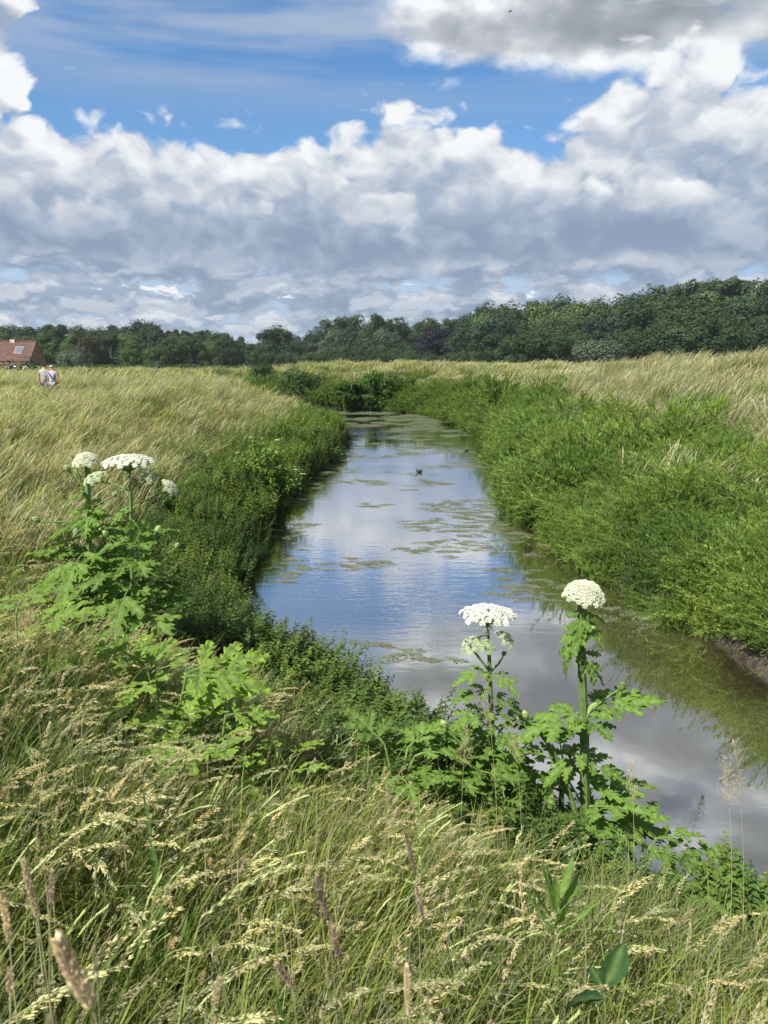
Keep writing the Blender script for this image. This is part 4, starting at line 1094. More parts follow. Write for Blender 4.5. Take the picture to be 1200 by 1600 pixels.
# left group
def plant_base(px, py, Y):
    p = P(px, py, Y); p.z = gz_at(p.x, Y) - .05; return p
Yc = 6.7; bc = plant_base(207, 1010, Yc); hc = empty('giant_hogweed', bc); q4 = lambda x, y, dY=0: loc(bc, x, y, Yc + dY)
tag(hc, 'giant hogweed with a wide flat white head on the left bank', 'hogweed', 'flowering giant hogweeds')
stem_part(hc, [(0, 0, 0), q4(207, 900), q4(205, 820), q4(204, 762)], [.030, .026, .020, .014], seed=3)
stem_part(hc, [q4(204, 764), q4(202, 740), q4(202, 733)], [.011, .009, .008], name='flower_stalk', seed=3)
umbel(hc, q4(202, 738), Vector((0, -.02, 1)), .235, .150, 60, WH, .029, .45, 'wide flat head of open white flowers', seed=7)
umbel(hc, q4(152, 754), Vector((-.3, -.3, 1)), .115, .075, 22, GRN, .027, .5, 'half open greenish flower head', seed=8)
umbel(hc, q4(229, 752), Vector((.4, -.3, 1)), .085, .07, 18, GRN, .026, .5, 'half open greenish flower head', seed=9)
umbel(hc, q4(262, 765), Vector((.9, -.3, .8)), .085, .06, 18, (.60, .63, .48), .024, .5, 'small side flower head', seed=10)
for k, pts in enumerate([[q4(204, 768), q4(180, 757), q4(158, 752)], [q4(204, 766), q4(215, 756), q4(228, 751)], [q4(206, 795), q4(240, 775), q4(262, 765)]]):
    mb = MB(); tube(mb, pts, [.010, .008, .007], (.17, .26, .08), 7); mb.obj('flower_stalk', M_stem, hc)
bud(hc, [q4(206, 860), q4(230, 845), q4(244, 832)], .03, 12); bud(hc, [q4(206, 905), q4(250, 875), q4(274, 856)], .024, 13)
bud(hc, [q4(206, 850), q4(180, 848), q4(168, 838)], .026, 14); bud(hc, [q4(204, 772), q4(208, 764), q4(209, 758)], .034, 15, (.38, .30, .18))
for i, (x_, y_, az, pi_, L) in enumerate([(205, 795, 220, -10, .18), (205, 810, -30, -30, .28), (206, 835, 20, 15, .34), (206, 845, 190, 10, .36), (206, 870, -60, 5, .42), (206, 890, 215, 5, .46), (207, 915, -90, 5, .50), (207, 930, 0, 15, .44),
                                           (207, 945, 180, 15, .50), (207, 960, -45, 10, .55), (207, 985, 240, 15, .50)]):
    leaf_at(hc, q4(x_, y_), R(az), R(pi_), L * 1.3, i + 1)
    if i > 2: leaf_at(hc, q4(x_, y_ + 6), R(az + 120 + 30 * (i % 3)), R(pi_ + 5), L * 1.1, i + 2)
Yd_ = 6.95; bd = plant_base(138, 1000, Yd_); hd_ = empty('giant_hogweed', bd); q5 = lambda x, y, dY=0: loc(bd, x, y, Yd_ + dY)
tag(hd_, 'giant hogweed with a tight cream dome, left of the wide white head', 'hogweed', 'flowering giant hogweeds')
stem_part(hd_, [(0, 0, 0), q5(140, 900), q5(139, 810), q5(136, 730)], [.032, .030, .026, .024], seed=4)
umbel(hd_, q5(136, 728), Vector((0, -.25, 1)), .120, .115, 54, CRM, .026, .7, 'tight cream dome of flowers', seed=12)
bud(hd_, [q5(138, 765), q5(115, 745), q5(108, 737)], .030, 20, opening=True); bud(hd_, [q5(138, 840), q5(105, 815), q5(72, 816), q5(62, 815)], .030, 21)
bud(hd_, [q5(139, 800), q5(158, 785), q5(176, 776)], .026, 22, opening=True); bud(hd_, [q5(139, 800), q5(118, 724), q5(114, 716)], .018, 23, opening=True)
umbel(hd_, q5(122, 832), Vector((-.4, -.4, .8)), .095, .06, 18, (.36, .44, .30), .026, .5, 'greyish green half open head', seed=13)
bud(hd_, [q5(140, 930), q5(148, 905), q5(154, 895)], .036, 24); bud(hd_, [q5(139, 905), q5(120, 905), q5(95, 862)], .022, 25)
for i, (x_, y_, az, pi_, L) in enumerate([(138, 765, 200, -20, .22), (138, 775, -20, -40, .26), (138, 790, -80, -30, .30), (138, 810, 30, 10, .30), (139, 820, 200, 10, .36), (139, 835, -10, 10, .40), (139, 860, -100, 5, .46), (139, 870, 185, 15, .46), (139, 890, -50, 10, .48),
                                           (139, 905, 215, 20, .56), (139, 925, -90, 10, .50), (140, 950, 190, 20, .56), (140, 960, -30, 20, .5), (139, 880, 160, 25, .5)]):
    leaf_at(hd_, q5(x_, y_), R(az), R(pi_), L * 1.3, i + 3)
    if i > 2: leaf_at(hd_, q5(x_, y_ + 6), R(az + 120 + 30 * (i % 3)), R(pi_ + 5), L * 1.1, i + 4)
# low leaf rosettes
def rosette(px, py, Y, n, L, label, lib, seed, lift=.25, group=None):
    r0 = random.Random(seed); b_ = plant_base(px, py, Y); e = empty('hogweed_rosette', b_); tag(e, label, 'leafy plant', group)
    for i in range(n):
        a = i * 2.4 + r0.uniform(-.3, .3); h = lift * r0.uniform(.6, 1.2); L_ = L * r0.uniform(.75, 1.15)
        mb = MB(); d = Vector((math.cos(a), math.sin(a), 0)); tp = d * L_ * .28 + Vector((0, 0, h)); tube(mb, [Vector((0, 0, -.1)), tp * .6 + Vector((0, 0, .05)), tp], [.010, .008, .007], HGR, 6)
        o = mb.obj('leaf_stalk', M_stem, e)
        leaf_at(e, tp, a, R(r0.uniform(5, 30)), L_, r0.randrange(5), r0.uniform(-.3, .3), lib)
    return e
rosette(262, 1150, 4.6, 11, .55, 'low bright hogweed leaves below the left flowering pair', YLEAF, 1, .66)
rosette(330, 1175, 4.3, 8, .46, 'pale green hogweed leaves among grass, right of the other low leaves', YLEAF, 2, .60)
rosette(440, 1190, 4.3, 5, .30, 'small rounded yellow green leaves at the edge of the nettles', YLEAF, 3, .52)
rosette(30, 1075, 4.6, 8, .46, 'yellow green leaves at the left edge of the photo beneath the hogweeds', YLEAF, 4, .66)
rosette(620, 1235, 4.9, 8, .44, 'broad green leaves between nettles and the white-headed hogweed', LEAF, 5, .42)
rosette(700, 1260, 5.0, 8, .44, 'dark green leaves at the foot of the white-headed hogweed', LEAF, 6, .40)
rosette(800, 1300, 4.9, 8, .44, 'leaves between the two tall hogweed stems', LEAF, 7, .40)
rosette(1000, 1345, 4.75, 7, .42, 'hogweed leaves right of the thick stem at the water edge', LEAF, 8, .38)
rosette(1080, 1385, 4.5, 6, .36, 'rightmost hogweed leaves low over the water edge', LEAF, 9, .30)
rosette(95, 1010, 6.2, 8, .50, 'dark leaves at the foot of the cream-domed hogweed on the left', LEAF, 10, .45)
rosette(200, 1035, 6.1, 8, .46, 'leaves at the foot of the wide white-headed hogweed on the left', LEAF, 11, .40)

# ------------------------------------------------------------------ single foreground plants
def long_leaf_plant(px, py, Y, n, L, w, label, seed, cols):
    r0 = random.Random(seed); b_ = plant_base(px, py, Y); e = empty('broad_leaf_plant', b_); tag(e, label, 'leafy plant')
    for i in range(n):
        a = r0.uniform(0, 6.28); mb = MB(); ln = L * r0.uniform(.6, 1.1); c = jit(r0.choice(cols), .1, r0)
        pts = arc((0, 0, 0), ln, a, r0.uniform(.04, .28), r0.uniform(0, .1), 10); s = Vector((-math.sin(a), math.cos(a), 0)); up = Vector((math.cos(a), math.sin(a), .2))
        vs = []; cs = []
        for k, p in enumerate(pts):
            t = k / 10; ww = w * math.sin(math.pi * min(.99, t * .92 + .05)) ** .8 * (1 + .06 * math.sin(k * 2.1)) * .5
            vs += [p - s * ww + up * ww * -.3, p, p + s * ww + up * ww * -.3]; cs += [c, lerp(c, HGR, .7), c]
        mb.add(vs, [(3 * k + j, 3 * k + j + 1, 3 * k + j + 4, 3 * k + j + 3) for k in range(10) for j in range(2)], cs)
        mb.obj('leaf', M_pl, e, smooth=True)
    return e
def pl_at(px, py, Y, dz):   # base below the tip seen at px,py
    p = P(px, py, Y); return p
def tip_base(px, py, Y):
    p = P(px, py, Y); return (p.x, p.y, gz_at(p.x, p.y)), p.z - gz_at(p.x, p.y)
def place_long(px, ptop, Y, n, w, label, seed, cols):
    (x_, y_, z_), h = tip_base(px, ptop, Y)
    e = long_leaf_plant(600, 800, 5, n, h, w, label, seed, cols); e.location = (x_, y_, z_); return e
def ovate(parent, p, d, L, w, c, curl=.15, side=None):
    """one broad leaf with a pale midrib, slightly folded and wavy"""
    d = d.normalized(); sd = (side or d.cross(Vector((0, 1, 0)))).normalized(); nrm = sd.cross(d); mb = MB(); vs = []; cs = []
    for k in range(13):
        t = k / 12; ww = w * .5 * math.sin(math.pi * min(.995, t * .95 + .03)) ** .75; cen = p + d * L * t - nrm * curl * L * t * t + Vector((0, 0, -curl * L * t * t))
        for j in (-1, -.5, 0, .5, 1):
            vs.append(cen + sd * ww * j + nrm * (abs(j) * ww * .35 + .003 * math.sin(k * 1.9 + j * 3))); cs.append(lerp(c, HGR, .75) if j == 0 else jit(c, .08))
    mb.add(vs, [(5 * k + j, 5 * k + j + 1, 5 * k + j + 6, 5 * k + j + 5) for k in range(12) for j in range(4)], cs)
    return mb.obj('leaf', M_pl, parent, smooth=True)
def leafy_stem(px, ptop, Y, n, L, w, c, label, seed):
    r0 = random.Random(seed); (x_, y_, z_), h = tip_base(px, ptop, Y); e = empty('broad_leaf_plant', (x_, y_, z_)); tag(e, label, 'leafy plant')
    mb = MB(); tube(mb, [(0, 0, -.05), (.01, 0, h * .5), (0, 0, h - L * .7)], [.006, .005, .003], c, 6); mb.obj('stem', M_stem, e)
    for i in range(n):
        t = i / n; a = i * 2.4 + r0.uniform(-.3, .3); p = Vector((0, 0, (h - L * .85) - (1 - t) * .16)); up = 1.0 + 1.4 * t
        d = Vector((math.cos(a), math.sin(a) * .7, up)); ovate(e, p, d, L * r0.uniform(.8, 1.1), w * r0.uniform(.8, 1.1), jit(c, .12, r0), r0.uniform(0, .15), Vector((-math.sin(a), math.cos(a), 0)))
    return e
leafy_stem(872, 1338, 2.5, 10, .22, .034, (.15, .25, .06), 'upright light green leafy stem rising from the grass before the thick-stemmed hogweed', 3)
(x_, y_, z_), h_ = tip_base(950, 1540, 2.1); e = empty('dock_plant', (x_, y_, z_)); tag(e, 'dark blue green dock leaf with a pale midrib in the foreground grass', 'leafy plant')
mb = MB(); tube(mb, [(0, 0, -.05), (.01, 0, h_ * .5), (-.01, 0, h_)], [.005, .004, .003], (.14, .2, .08), 6); mb.obj('stalk', M_stem, e)
ovate(e, Vector((-.01, 0, h_)), Vector((.42, .15, 1)), .16, .085, (.045, .10, .036), .05, Vector((1, -.2, -.4)))
ovate(e, Vector((-.01, 0, h_ * .9)), Vector((-1, -.1, .25)), .15, .06, (.04, .09, .045), .2)
ovate(e, Vector((-.01, 0, h_ * .95)), Vector((-.5, .3, 1)), .11, .04, (.06, .12, .05), .1)
place_long(470, 1500, 1.5, 5, .03, 'broad green grass blades low in the middle foreground', 6, [(.07, .15, .035)])
place_long(250, 1300, 2.2, 5, .03, 'broad green grass blades left of the large pale ear', 9, [(.06, .13, .03)])

def ear(px, py, Y, dx, dyz, L, rad, c, label, kind, seed, group=None, lean_px=None):
    """a single seed head on its stalk, tip at the photo point, leaning along (dx,dyz)"""
    r0 = random.Random(seed); tip = P(px, py, Y); g = gz_at(tip.x - dx * .3, tip.y)
    d = Vector((dx, -.05, dyz)).normalized(); foot = Vector((tip.x - d.x * .35 - .02, tip.y + .03, g))
    e = empty('grass_ear', foot); tag(e, label, 'grass ear', group)
    tipl = tip - foot; neck = tipl - d * L
    pts = []
    for i in range(13):
        t = i / 12; p0 = Vector((0, 0, 0)); p1 = Vector((neck.x * .3, neck.y * .5, neck.z * .75)); p2 = neck
        pts.append(p0 * (1 - t) ** 2 + p1 * 2 * t * (1 - t) + p2 * t * t)
    mb = MB(); tube(mb, pts, [.0018 - .0007 * i / 12 for i in range(13)], lerp(c, G2, .6), 5); mb.obj('stalk', M_stem, e)
    mb = MB(); up = d.orthogonal().normalized(); sd2 = d.cross(up)
    bend = Vector((.01, 0, -.045)) if kind == 'rye' else Vector((0, 0, 0))
    def q(t): return neck + d * L * t + bend * (t * t)
    tube(mb, [q(0), q(.5), q(.98)], [.0012, .001, .0006], lerp(c, G2, .3), 4)
    if kind == 'rye':
        n_ = 17
        for i in range(n_):
            t = i / n_; s = up if i % 2 else -up
            for k in range(3): spindle(mb, q(t) + s * .001, d + s * (.10 + .09 * k) + sd2 * r0.uniform(-.1, .1), L / n_ * 2.0, rad * .30, jit(c, .1, r0), 5)
    else:
        n_ = int(190 * (L / .08))
        for i in range(n_):
            t = r0.random(); a = r0.uniform(0, 6.28); s = up * math.cos(a) + sd2 * math.sin(a)
            rr = rad * math.sin(math.pi * min(.99, t * .85 + .12)) ** .7 * (1 + .25 * math.sin(t * 40))
            spindle(mb, q(t) + s * rr * .45, d + s * .55, rad * 1.1, rad * .22, jit(c, .18, r0), 4)
    mb.obj('seed_head', M_petal, e)
    return e
TAN, RUS = (.64, .52, .35), (.42, .32, .25)
ear(447, 1316, 1.00, .78, .80, .20, .0055, (.50, .54, .26), 'large pale green ear arching right across the foreground grass', 'rye', 1)
ear(90, 1470, .62, -.32, 1, .085, .0095, TAN, 'biggest blurred tan ear at the lower left corner', 'fog', 2)
ear(36, 1345, .95, -.10, 1, .10, .006, TAN, 'upright slender tan ear at the left edge, above the biggest blurred one', 'fog', 3)
ear(82, 1362, 1.15, .15, 1, .07, .006, RUS, 'small purplish ear just right of the slender tan ear at left', 'fog', 4)
ear(3, 1395, .95, 0, 1, .09, .006, TAN, 'tan ear cut by the left edge of the photo', 'fog', 5)
ear(495, 1370, 1.05, -.20, 1, .085, .0065, RUS, 'dark purplish brown ear right of the large pale one', 'fog', 6)
ear(520, 1450, 1.08, -.15, 1, .06, .006, RUS, 'short purplish ear just below the dark purplish brown ear', 'fog', 7)
ear(635, 1510, .85, -.06, 1, .085, .0050, TAN, 'narrow upright tan ear at the bottom middle', 'fog', 8)
ear(433, 1508, 1.0, -.45, .8, .055, .0065, RUS, 'stubby brown ear leaning left at the bottom', 'fog', 9)
ear(342, 1530, .85, .18, 1, .05, .0055, TAN, 'short tan ear low in the grass left of the bottom middle', 'fog', 10)
ear(146, 1480, .85, 0, 1, .06, .004, (.34, .30, .2), 'thin faded ear right of the biggest blurred one', 'fog', 11)
ear(15, 1515, .8, .1, 1, .04, .005, TAN, 'stumpy ear low at the left edge of the photo', 'fog', 12)
ear(633, 1300, 1.5, -.22, 1, .12, .006, (.42, .32, .24), 'slim pinkish ear above the middle of the foreground', 'fog', 13)
ear(650, 1385, 1.4, -.2, 1, .09, .006, RUS, 'brown ear below the slim pinkish one', 'fog', 14)
# tall panicles standing free against water
def panicle_plant(px, py, Y, lean, cc, label, seed, cx=None):
    r0 = random.Random(seed); tip = P(px, py, Y); g = gz_at(tip.x, tip.y); foot = Vector((tip.x - lean, tip.y, g)); h = tip.z - g
    e = empty('grass_panicle', foot); tag(e, label, 'grass stalk')
    mb = MB(); pts = [Vector((lean * (i / 12) ** 1.8, 0, h * (i / 12))) for i in range(13)]
    tube(mb, pts, [.002 - .0012 * i / 12 for i in range(13)], lerp(cc, G2, .3), 4); mb.obj('stalk', M_stem, e)
    m2 = MB()
    top = pts[9:]
    for k in range(90):
        t = r0.random(); f = t * 3; i = min(2, int(f)); p = top[i].lerp(top[i + 1], f - i); d = (top[i + 1] - top[i]).normalized()
        s = Vector((r0.uniform(-1, 1), r0.uniform(-1, 1), r0.uniform(-.5, .3))).normalized(); L = (1.1 - t) * h * .055 * r0.uniform(.3, 1.2)
        e_ = p + s * L + d * L * .8; tube(m2, [p, e_], .0005, cc, 3, False)
        spindle(m2, e_, d + s * .4 + Vector((.3, 0, -.1)), .014, .0022, jit(cc, .15, r0), 4)
    m2.obj('seed_head', M_petal, e); return e
panicle_plant(1148, 1160, 3.6, -.16, (.50, .42, .26), 'tall tan grass panicle standing against the water at right', 1)
panicle_plant(1132, 1182, 3.9, -.14, (.46, .38, .24), 'second tan panicle just left of the tallest one against the water', 2)
panicle_plant(1098, 1243, 4.3, .09, (.12, .11, .09), 'thin dark grey stalk leaning right over the water', 3)
panicle_plant(757, 1058, 4.2, -.12, (.50, .40, .25), 'tan panicle in front of the white-headed hogweed stem', 4)
panicle_plant(800, 1130, 4.3, -.10, (.50, .40, .25), 'tan panicle between the two tall hogweeds', 5)
panicle_plant(728, 1135, 4.1, .02, (.50, .42, .26), 'tan panicle left of the white-headed hogweed stem', 6)
panicle_plant(42, 900, 3.6, .02, (.46, .38, .22), 'dense straw panicle at the left edge before the hogweeds', 7)
panicle_plant(30, 925, 3.5, -.04, (.46, .38, .22), 'straw panicle leaning left at the left edge of the photo', 8)
panicle_plant(985, 1190, 4.0, -.08, (.50, .42, .28), 'tan panicle right of the thick hogweed stem', 9)
panicle_plant(394, 605, 16., .05, (.30, .34, .14), 'tall thin flowering stem above the elder bush', 10)

# ------------------------------------------------------------------ house, vehicle
M_tile = mat_simple('roof_tiles', (.10, .056, .045), .8, .25, 1.6, .2)
M_brick = mat_simple('brick_wall', (.22, .13, .10), .85, .2, 3, .2)
M_glass = mat_simple('window_glass', (.12, .13, .15), .15, .1, 2, .6)
M_frame = mat_simple('white_frame', (.24, .24, .24), .5, .05)
Yh = 96.
def hp(px, py, Y=Yh): return P(px, py, Y)
he = empty('brick_house', (-47., Yh + 2, gz_at(-47, Yh))); tag(he, 'red brick house with a steep tiled roof behind the left meadow', 'house')
o_ = he.location
eR = hp(46, 564); rR = hp(57, 533, Yh + 4); bR = hp(72, 563, Yh + 8)
dirx = Vector((-1, -.06, 0)).normalized(); LN_ = 13.
def quadobj(name, vs, m, parent, thick=.12):
    vs = [Vector(v) - o_ if parent is he else Vector(v) for v in vs]; n_ = (vs[1] - vs[0]).cross(vs[2] - vs[0]).normalized()
    k = len(vs); mb = MB(); mb.add([v for v in vs] + [v - n_ * thick for v in vs], [tuple(range(k)), tuple(range(2 * k - 1, k - 1, -1))] + [(i, k + i, k + (i + 1) % k, (i + 1) % k) for i in range(k)], (.5, .5, .5))
    return mb.obj(name, m, parent)
roof = quadobj('roof', [eR, rR, rR + dirx * LN_, eR + dirx * LN_], M_tile, he)
quadobj('roof', [bR, bR + dirx * LN_, rR + dirx * LN_ + Vector((0, .02, 0)), rR + Vector((0, .02, 0))], M_tile, he)
gzh = gz_at(-47, Yh) - .2
inn = Vector((-.25, 0, -.12))
w = [eR + inn, rR + inn, bR + inn]; g_ = lambda v: Vector((v.x, v.y, gzh))
quadobj('gable_wall', [g_(w[0]), w[0], w[1], w[2], g_(w[2])], M_brick, he, .2)
quadobj('front_wall', [g_(w[0]) + dirx * .25, g_(w[0]) + dirx * LN_, w[0] + dirx * LN_ , w[0] + dirx * .25], M_brick, he, .2)
# ridge tiles and skylight
mb = MB(); tube(mb, [rR - o_ + Vector((0, 0, .05)), rR - o_ + dirx * LN_ + Vector((0, 0, .05))], .11, (.5, .5, .5), 6); mb.obj('ridge', M_tile, he)
nr = (rR - eR).cross(dirx).normalized(); nr = nr if nr.y < 0 else -nr
def onroof(u, v, h=0): return eR + dirx * u + (rR - eR) * v + nr * h
def box_on(name, u0, u1, v0, v1, h0, h1, m, parent):
    vs = [onroof(u, v, h) - o_ for h in (h0, h1) for u, v in ((u0, v0), (u1, v0), (u1, v1), (u0, v1))]
    mb = MB(); mb.add(vs, [(0, 1, 2, 3), (7, 6, 5, 4), (0, 4, 5, 1), (1, 5, 6, 2), (2, 6, 7, 3), (3, 7, 4, 0)], (.6, .6, .6)); o = mb.obj(name, m, parent); return o
sk = box_on('skylight', 1.25, 2.35, .34, .70, -.02, .07, M_frame, he)
for u in (1.32, 1.82):
    box_on('pane', u, u + .44, .38, .66, .075, .095, M_glass, sk)
mb = MB(); cpos = onroof(3.0, .97) - o_; cx_, cy_, cz_ = cpos
mb.add([(cx_ + sx, cy_ + sy, cz_ + sz) for sz in (-.3, .28) for sx, sy in ((-.3, -.2), (.3, -.2), (.3, .3), (-.3, .3))], [(0, 3, 2, 1), (4, 5, 6, 7), (0, 1, 5, 4), (1, 2, 6, 5), (2, 3, 7, 6), (3, 0, 4, 7)], (.6, .6, .6)); mb.obj('chimney', mat_simple('chimney_render', (.5, .46, .38)), he)

# white car half hidden before the house
M_white = mat_simple('white_paint', (.78, .79, .80), .25, .03, 3, .6)
M_dark = mat_simple('dark_glass', (.02, .025, .03), .1, .1, 3, .6); M_rub = mat_simple('rubber', (.02, .02, .02), .8)
cp = P(38, 571, 80.); cg = gz_at(cp.x, 80.)
ce = empty('parked_car', (cp.x - .35, 80., cg - .42), R(8)); tag(ce, 'white parked car half hidden between the bush and the house', 'car')
prof = [(-2.1, .35), (-2.15, .75), (-1.9, 1.15), (-1.3, 1.62), (.2, 1.66), (1.0, 1.18), (2.0, .98), (2.15, .62), (2.1, .35)]
mb = MB(); k = len(prof); mb.add([(x_, -.85, z_) for x_, z_ in prof] + [(x_, .85, z_) for x_, z_ in prof], [tuple(range(k))[::-1], tuple(range(k, 2 * k))] + [(i, (i + 1) % k, k + (i + 1) % k, k + i) for i in range(k)], (.8, .8, .8))
cb = mb.obj('body', M_white, ce); bv = cb.modifiers.new('bevel', 'BEVEL'); bv.width = .08; bv.segments = 2
mb = MB()
mb.add([(-1.65, -.86, 1.12), (.75, -.86, 1.12), (.12, -.86, 1.55), (-1.2, -.86, 1.52)], [(0, 1, 2, 3)], (.1, .1, .1)); mb.obj('side_window', M_dark, ce)
for wx in (-1.35, 1.35):
    for wy in (-.84, .84):
        mb = MB(); tube(mb, [(wx, wy - .1, .33), (wx, wy + .1, .33)], .33, (.1, .1, .1), 14); mb.obj('wheel', M_rub, ce)

# ------------------------------------------------------------------ thin summer haze
hm = bpy.data.materials.new('haze_air'); hm.use_nodes = True; t = hm.node_tree; t.nodes.clear(); q = NB(t)
pv = q.n('ShaderNodeVolumePrincipled'); pv.inputs['Density'].default_value = HAZE; pv.inputs['Color'].default_value = (.80, .88, 1, 1); pv.inputs['Anisotropy'].default_value = .2
o = q.n('ShaderNodeOutputMaterial'); t.links.new(pv.outputs[0], o.inputs['Volume'])
mb = MB(); hx0, hx1, hy0, hy1, hz0, hz1 = -1600, 1700, -700, 2400, -5, 60
mb.add([(x_, y_, z_) for z_ in (hz0, hz1) for x_, y_ in ((hx0, hy0), (hx1, hy0), (hx1, hy1), (hx0, hy1))], [(0, 3, 2, 1), (4, 5, 6, 7), (0, 1, 5, 4), (1, 2, 6, 5), (2, 3, 7, 6), (3, 0, 4, 7)], (1, 1, 1))
hz = mb.obj('haze', hm); tag(hz, 'thin pale summer haze over the fields', kind='stuff')

# ------------------------------------------------------------------ walkers
M_skin = mat_simple('skin', (.48, .29, .20), .6, .05); M_hair = mat_simple('dark_hair', (.018, .014, .012), .7)
def skin_mesh(name, joints, edges, root, m, parent, sub=2):
    me_ = bpy.data.meshes.new(name); me_.from_pydata([j[:3] for j in joints], edges, [])
    o = bpy.data.objects.new(name, me_); col.objects.link(o); o.parent = parent
    md = o.modifiers.new('skin', 'SKIN'); md.use_smooth_shade = True
    for i, j in enumerate(joints):
        sv = me_.skin_vertices[0].data[i]; r_ = j[3]; sv.radius = (r_, r_) if not isinstance(r_, tuple) else r_; sv.use_root = (i == root)
    s = o.modifiers.new('sub', 'SUBSURF'); s.levels = sub; s.render_levels = sub; me_.materials.append(m); return o
def walker(x, y, h, rz, shirt_c, pants_c, label, cap=None, strap=None, arm=0.):
    e = empty('person', (x, y, gz_at(x, y)), rz); tag(e, label, 'person'); k = h / 1.75
    J = [(0, 0, .98, .14), (0, .01, 1.18, .13), (0, .0, 1.40, .155), (0, 0, 1.50, .075), (0, .015, 1.56, .055), (0, .02, 1.65, .095), (0, .02, 1.73, .075),
         (-.19, 0, 1.42, .062), (-.26, .02, 1.14, .045), (-.27, .10, .90, .035), (-.27, .14, .82, .03),
         (.19, 0, 1.42, .062), (.27, -.02, 1.14, .045), (.28, .04, .90, .035), (.28, .08, .82, .03),
         (-.10, 0, .88, .10), (-.11, .10, .50, .07), (-.11, .02, .10, .045), (-.11, .14, .04, .04),
         (.10, 0, .88, .10), (.11, -.04, .50, .07), (.11, -.26, .14, .045), (.11, -.16, .05, .04)]
    J = [(a * k, b_ * k, c * k, r_ * k) for a, b_, c, r_ in J]
    E2 = [(0, 1), (1, 2), (2, 3), (3, 4), (4, 5), (5, 6), (2, 7), (7, 8), (8, 9), (9, 10), (2, 11), (11, 12), (12, 13), (13, 14), (0, 15), (15, 16), (16, 17), (17, 18), (0, 19), (19, 20), (20, 21), (21, 22)]
    skin_mesh('body', J, E2, 0, M_skin, e)
    sh = [(0, 0, .84, .185), (0, .01, 1.16, .155), (0, 0, 1.40, .175), (0, 0, 1.485, .09), (-.20, 0, 1.42, .078), (-.255, .01, 1.22, .062), (.20, 0, 1.42, .078), (.262, -.01, 1.22, .062)]
    skin_mesh('shirt', [(a * k, b_ * k, c * k, r_ * k) for a, b_, c, r_ in sh], [(0, 1), (1, 2), (2, 3), (2, 4), (4, 5), (2, 6), (6, 7)], 0, mat_simple('shirt_cloth', shirt_c, .9, .08), e)
    pt = [(0, 0, .95, .155), (-.10, 0, .86, .118), (-.11, .10, .50, .088), (-.11, .03, .16, .065), (.10, 0, .86, .118), (.11, -.04, .50, .088), (.11, -.24, .18, .065)]
    skin_mesh('trousers', [(a * k, b_ * k, c * k, r_ * k) for a, b_, c, r_ in pt], [(0, 1), (1, 2), (2, 3), (0, 4), (4, 5), (5, 6)], 0, mat_simple('trouser_cloth', pants_c, .9, .08), e)
    hr = [(0, -.012, 1.635, .13), (0, -.005, 1.745, .12)]
    skin_mesh('cap' if cap else 'hair', [(a * k, b_ * k, (c + (.02 if cap else 0)) * k, r_ * k) for a, b_, c, r_ in hr], [(0, 1)], 0, mat_simple('cap_cloth', cap) if cap else M_hair, e)
    if strap:
        mb = MB()
        for s0, s1 in ((-1, 1), (1, -1)) if strap[3:] else ((-1, 1),):
            tube(mb, [Vector((s0 * .13, -.165, 1.45)) * k, Vector((0, -.195, 1.25)) * k, Vector((s1 * .15, -.165, 1.02)) * k], .022, (.1, .1, .2), 5)
        mb.obj('strap', mat_simple('strap_cloth', strap[:3]), e)
    for sx in (-1, 1):
        for fy, fx, fz in ([(.14, -.11, .05)] if sx < 0 else [(-.2, .11, .10)]):
            mb = MB(); tube(mb, [(fx * k, (fy - .12) * k, fz * .7 * k), (fx * k, (fy + .02) * k, fz * .9 * k), (fx * k, (fy + .12) * k, .035 * k)], [.045, .05, .035], (.1, .1, .1), 8); mb.obj('shoe', M_rub, e)
    return e
pa = P(68, 568, 27.5); pb_ = P(82, 571, 27.5)
walker(pa.x, 27.5, pa.z - gz_at(pa.x, 27.5), R(4), (.27, .29, .26), (.10, .10, .12), 'person with dark hair and a grey shirt walking away through the meadow')
walker(pb_.x + .05, 27.3, pb_.z - gz_at(pb_.x, 27.3), R(-6), (.36, .34, .44), (.26, .27, .30), 'person in a white cap and pale lilac shirt walking away, on the right', cap=(.55, .52, .46), strap=(.10, .10, .22))

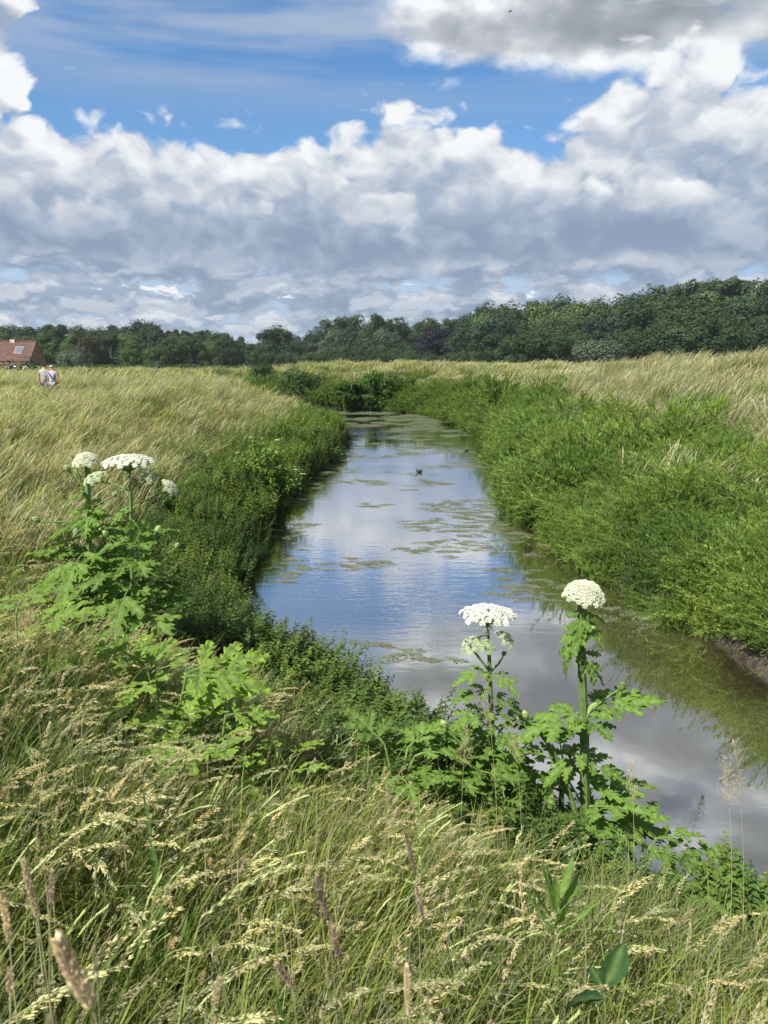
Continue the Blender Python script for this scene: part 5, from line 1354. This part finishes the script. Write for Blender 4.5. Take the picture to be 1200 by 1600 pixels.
# ------------------------------------------------------------------ birds
M_bird = mat_simple('dark_feathers', (.012, .012, .015), .6, .2, 20); M_beak = mat_simple('red_beak', (.35, .05, .03), .5)
def waterbird(px, py, rz, L, label):
    t = -1; 
    u = (px - 600) / F; v = (800 - py) / F; dy = math.cos(PITCH) + v * math.sin(PITCH); dz = -math.sin(PITCH) + v * math.cos(PITCH); t = (WZ - CZ) / dz
    e = empty('moorhen', (u * t, dy * t, WZ), rz); tag(e, label, 'water bird')
    k = L / .32
    J = [(-.15, 0, .075, .018), (-.10, 0, .055, .045), (0, 0, .045, .062), (.09, 0, .055, .045), (.125, 0, .10, .022), (.135, 0, .145, .020), (.155, 0, .160, .022)]
    skin_mesh('body', [(a * k, b_ * k, c * k, r_ * k) for a, b_, c, r_ in J], [(i, i + 1) for i in range(6)], 2, M_bird, e, 1)
    mb = MB(); spindle(mb, Vector((.172 * k, 0, .158 * k)), Vector((1, 0, -.15)), .03 * k, .008 * k, (.5, .1, .1), 5); mb.obj('beak', M_beak, e)
    mb = MB(); mb.add([(-.20 * k, 0, .10 * k), (-.14 * k, .02 * k, .06 * k), (-.14 * k, -.02 * k, .06 * k)], [(0, 1, 2)], (.1, .1, .1)); mb.obj('tail', M_bird, e)
    return e
waterbird(655, 738, R(175), .27, 'black moorhen swimming in the middle of the river')
waterbird(773, 750, R(80), .26, 'black moorhen close to the right bank')
waterbird(729, 706, R(20), .24, 'small dark waterbird farther up the river')
fp = P(797, 18, 55.); be = empty('flying_bird', fp, R(20)); tag(be, 'tiny dark bird high in the sky', 'bird')
mb = MB(); tube(mb, [(-.12, 0, 0), (-.04, 0, 0), (.05, 0, .005), (.11, 0, .01)], [.008, .025, .028, .008], (.1, .1, .1), 8); mb.obj('body', M_bird, be)
for s_ in (-1, 1):
    mb = MB(); mb.add([(.05, s_ * .02, .0), (.03, s_ * .12, .05), (-.02, s_ * .22, .03), (-.05, s_ * .10, .03), (-.03, s_ * .02, 0)], [(0, 1, 2, 3, 4)] , (.1, .1, .1)); wo_ = mb.obj('wing', M_bird, be); so = wo_.modifiers.new('solid', 'SOLIDIFY'); so.thickness = .006
# ---- look-alike labels: say which one, counted from the left of the photograph
ORD = 'first second third fourth fifth sixth seventh eighth ninth tenth eleventh twelfth thirteenth fourteenth fifteenth sixteenth seventeenth eighteenth nineteenth twentieth twenty-first twenty-second twenty-third twenty-fourth'.split()
seen = {}
for o in bpy.data.objects:
    if o.parent is None and o.get('label') and o.get('category'): seen.setdefault(o['label'], []).append(o)
for lb, os_ in seen.items():
    if len(os_) > 1:
        os_.sort(key=lambda o: o.location.x / max(1, o.location.y))
        for i, o in enumerate(os_):
            w_ = 'leftmost of its kind' if i == 0 else 'rightmost of its kind' if i == len(os_) - 1 else '%s from the left' % ORD[min(i, 23)]
            o['label'] = '%s, %s' % (lb, w_)
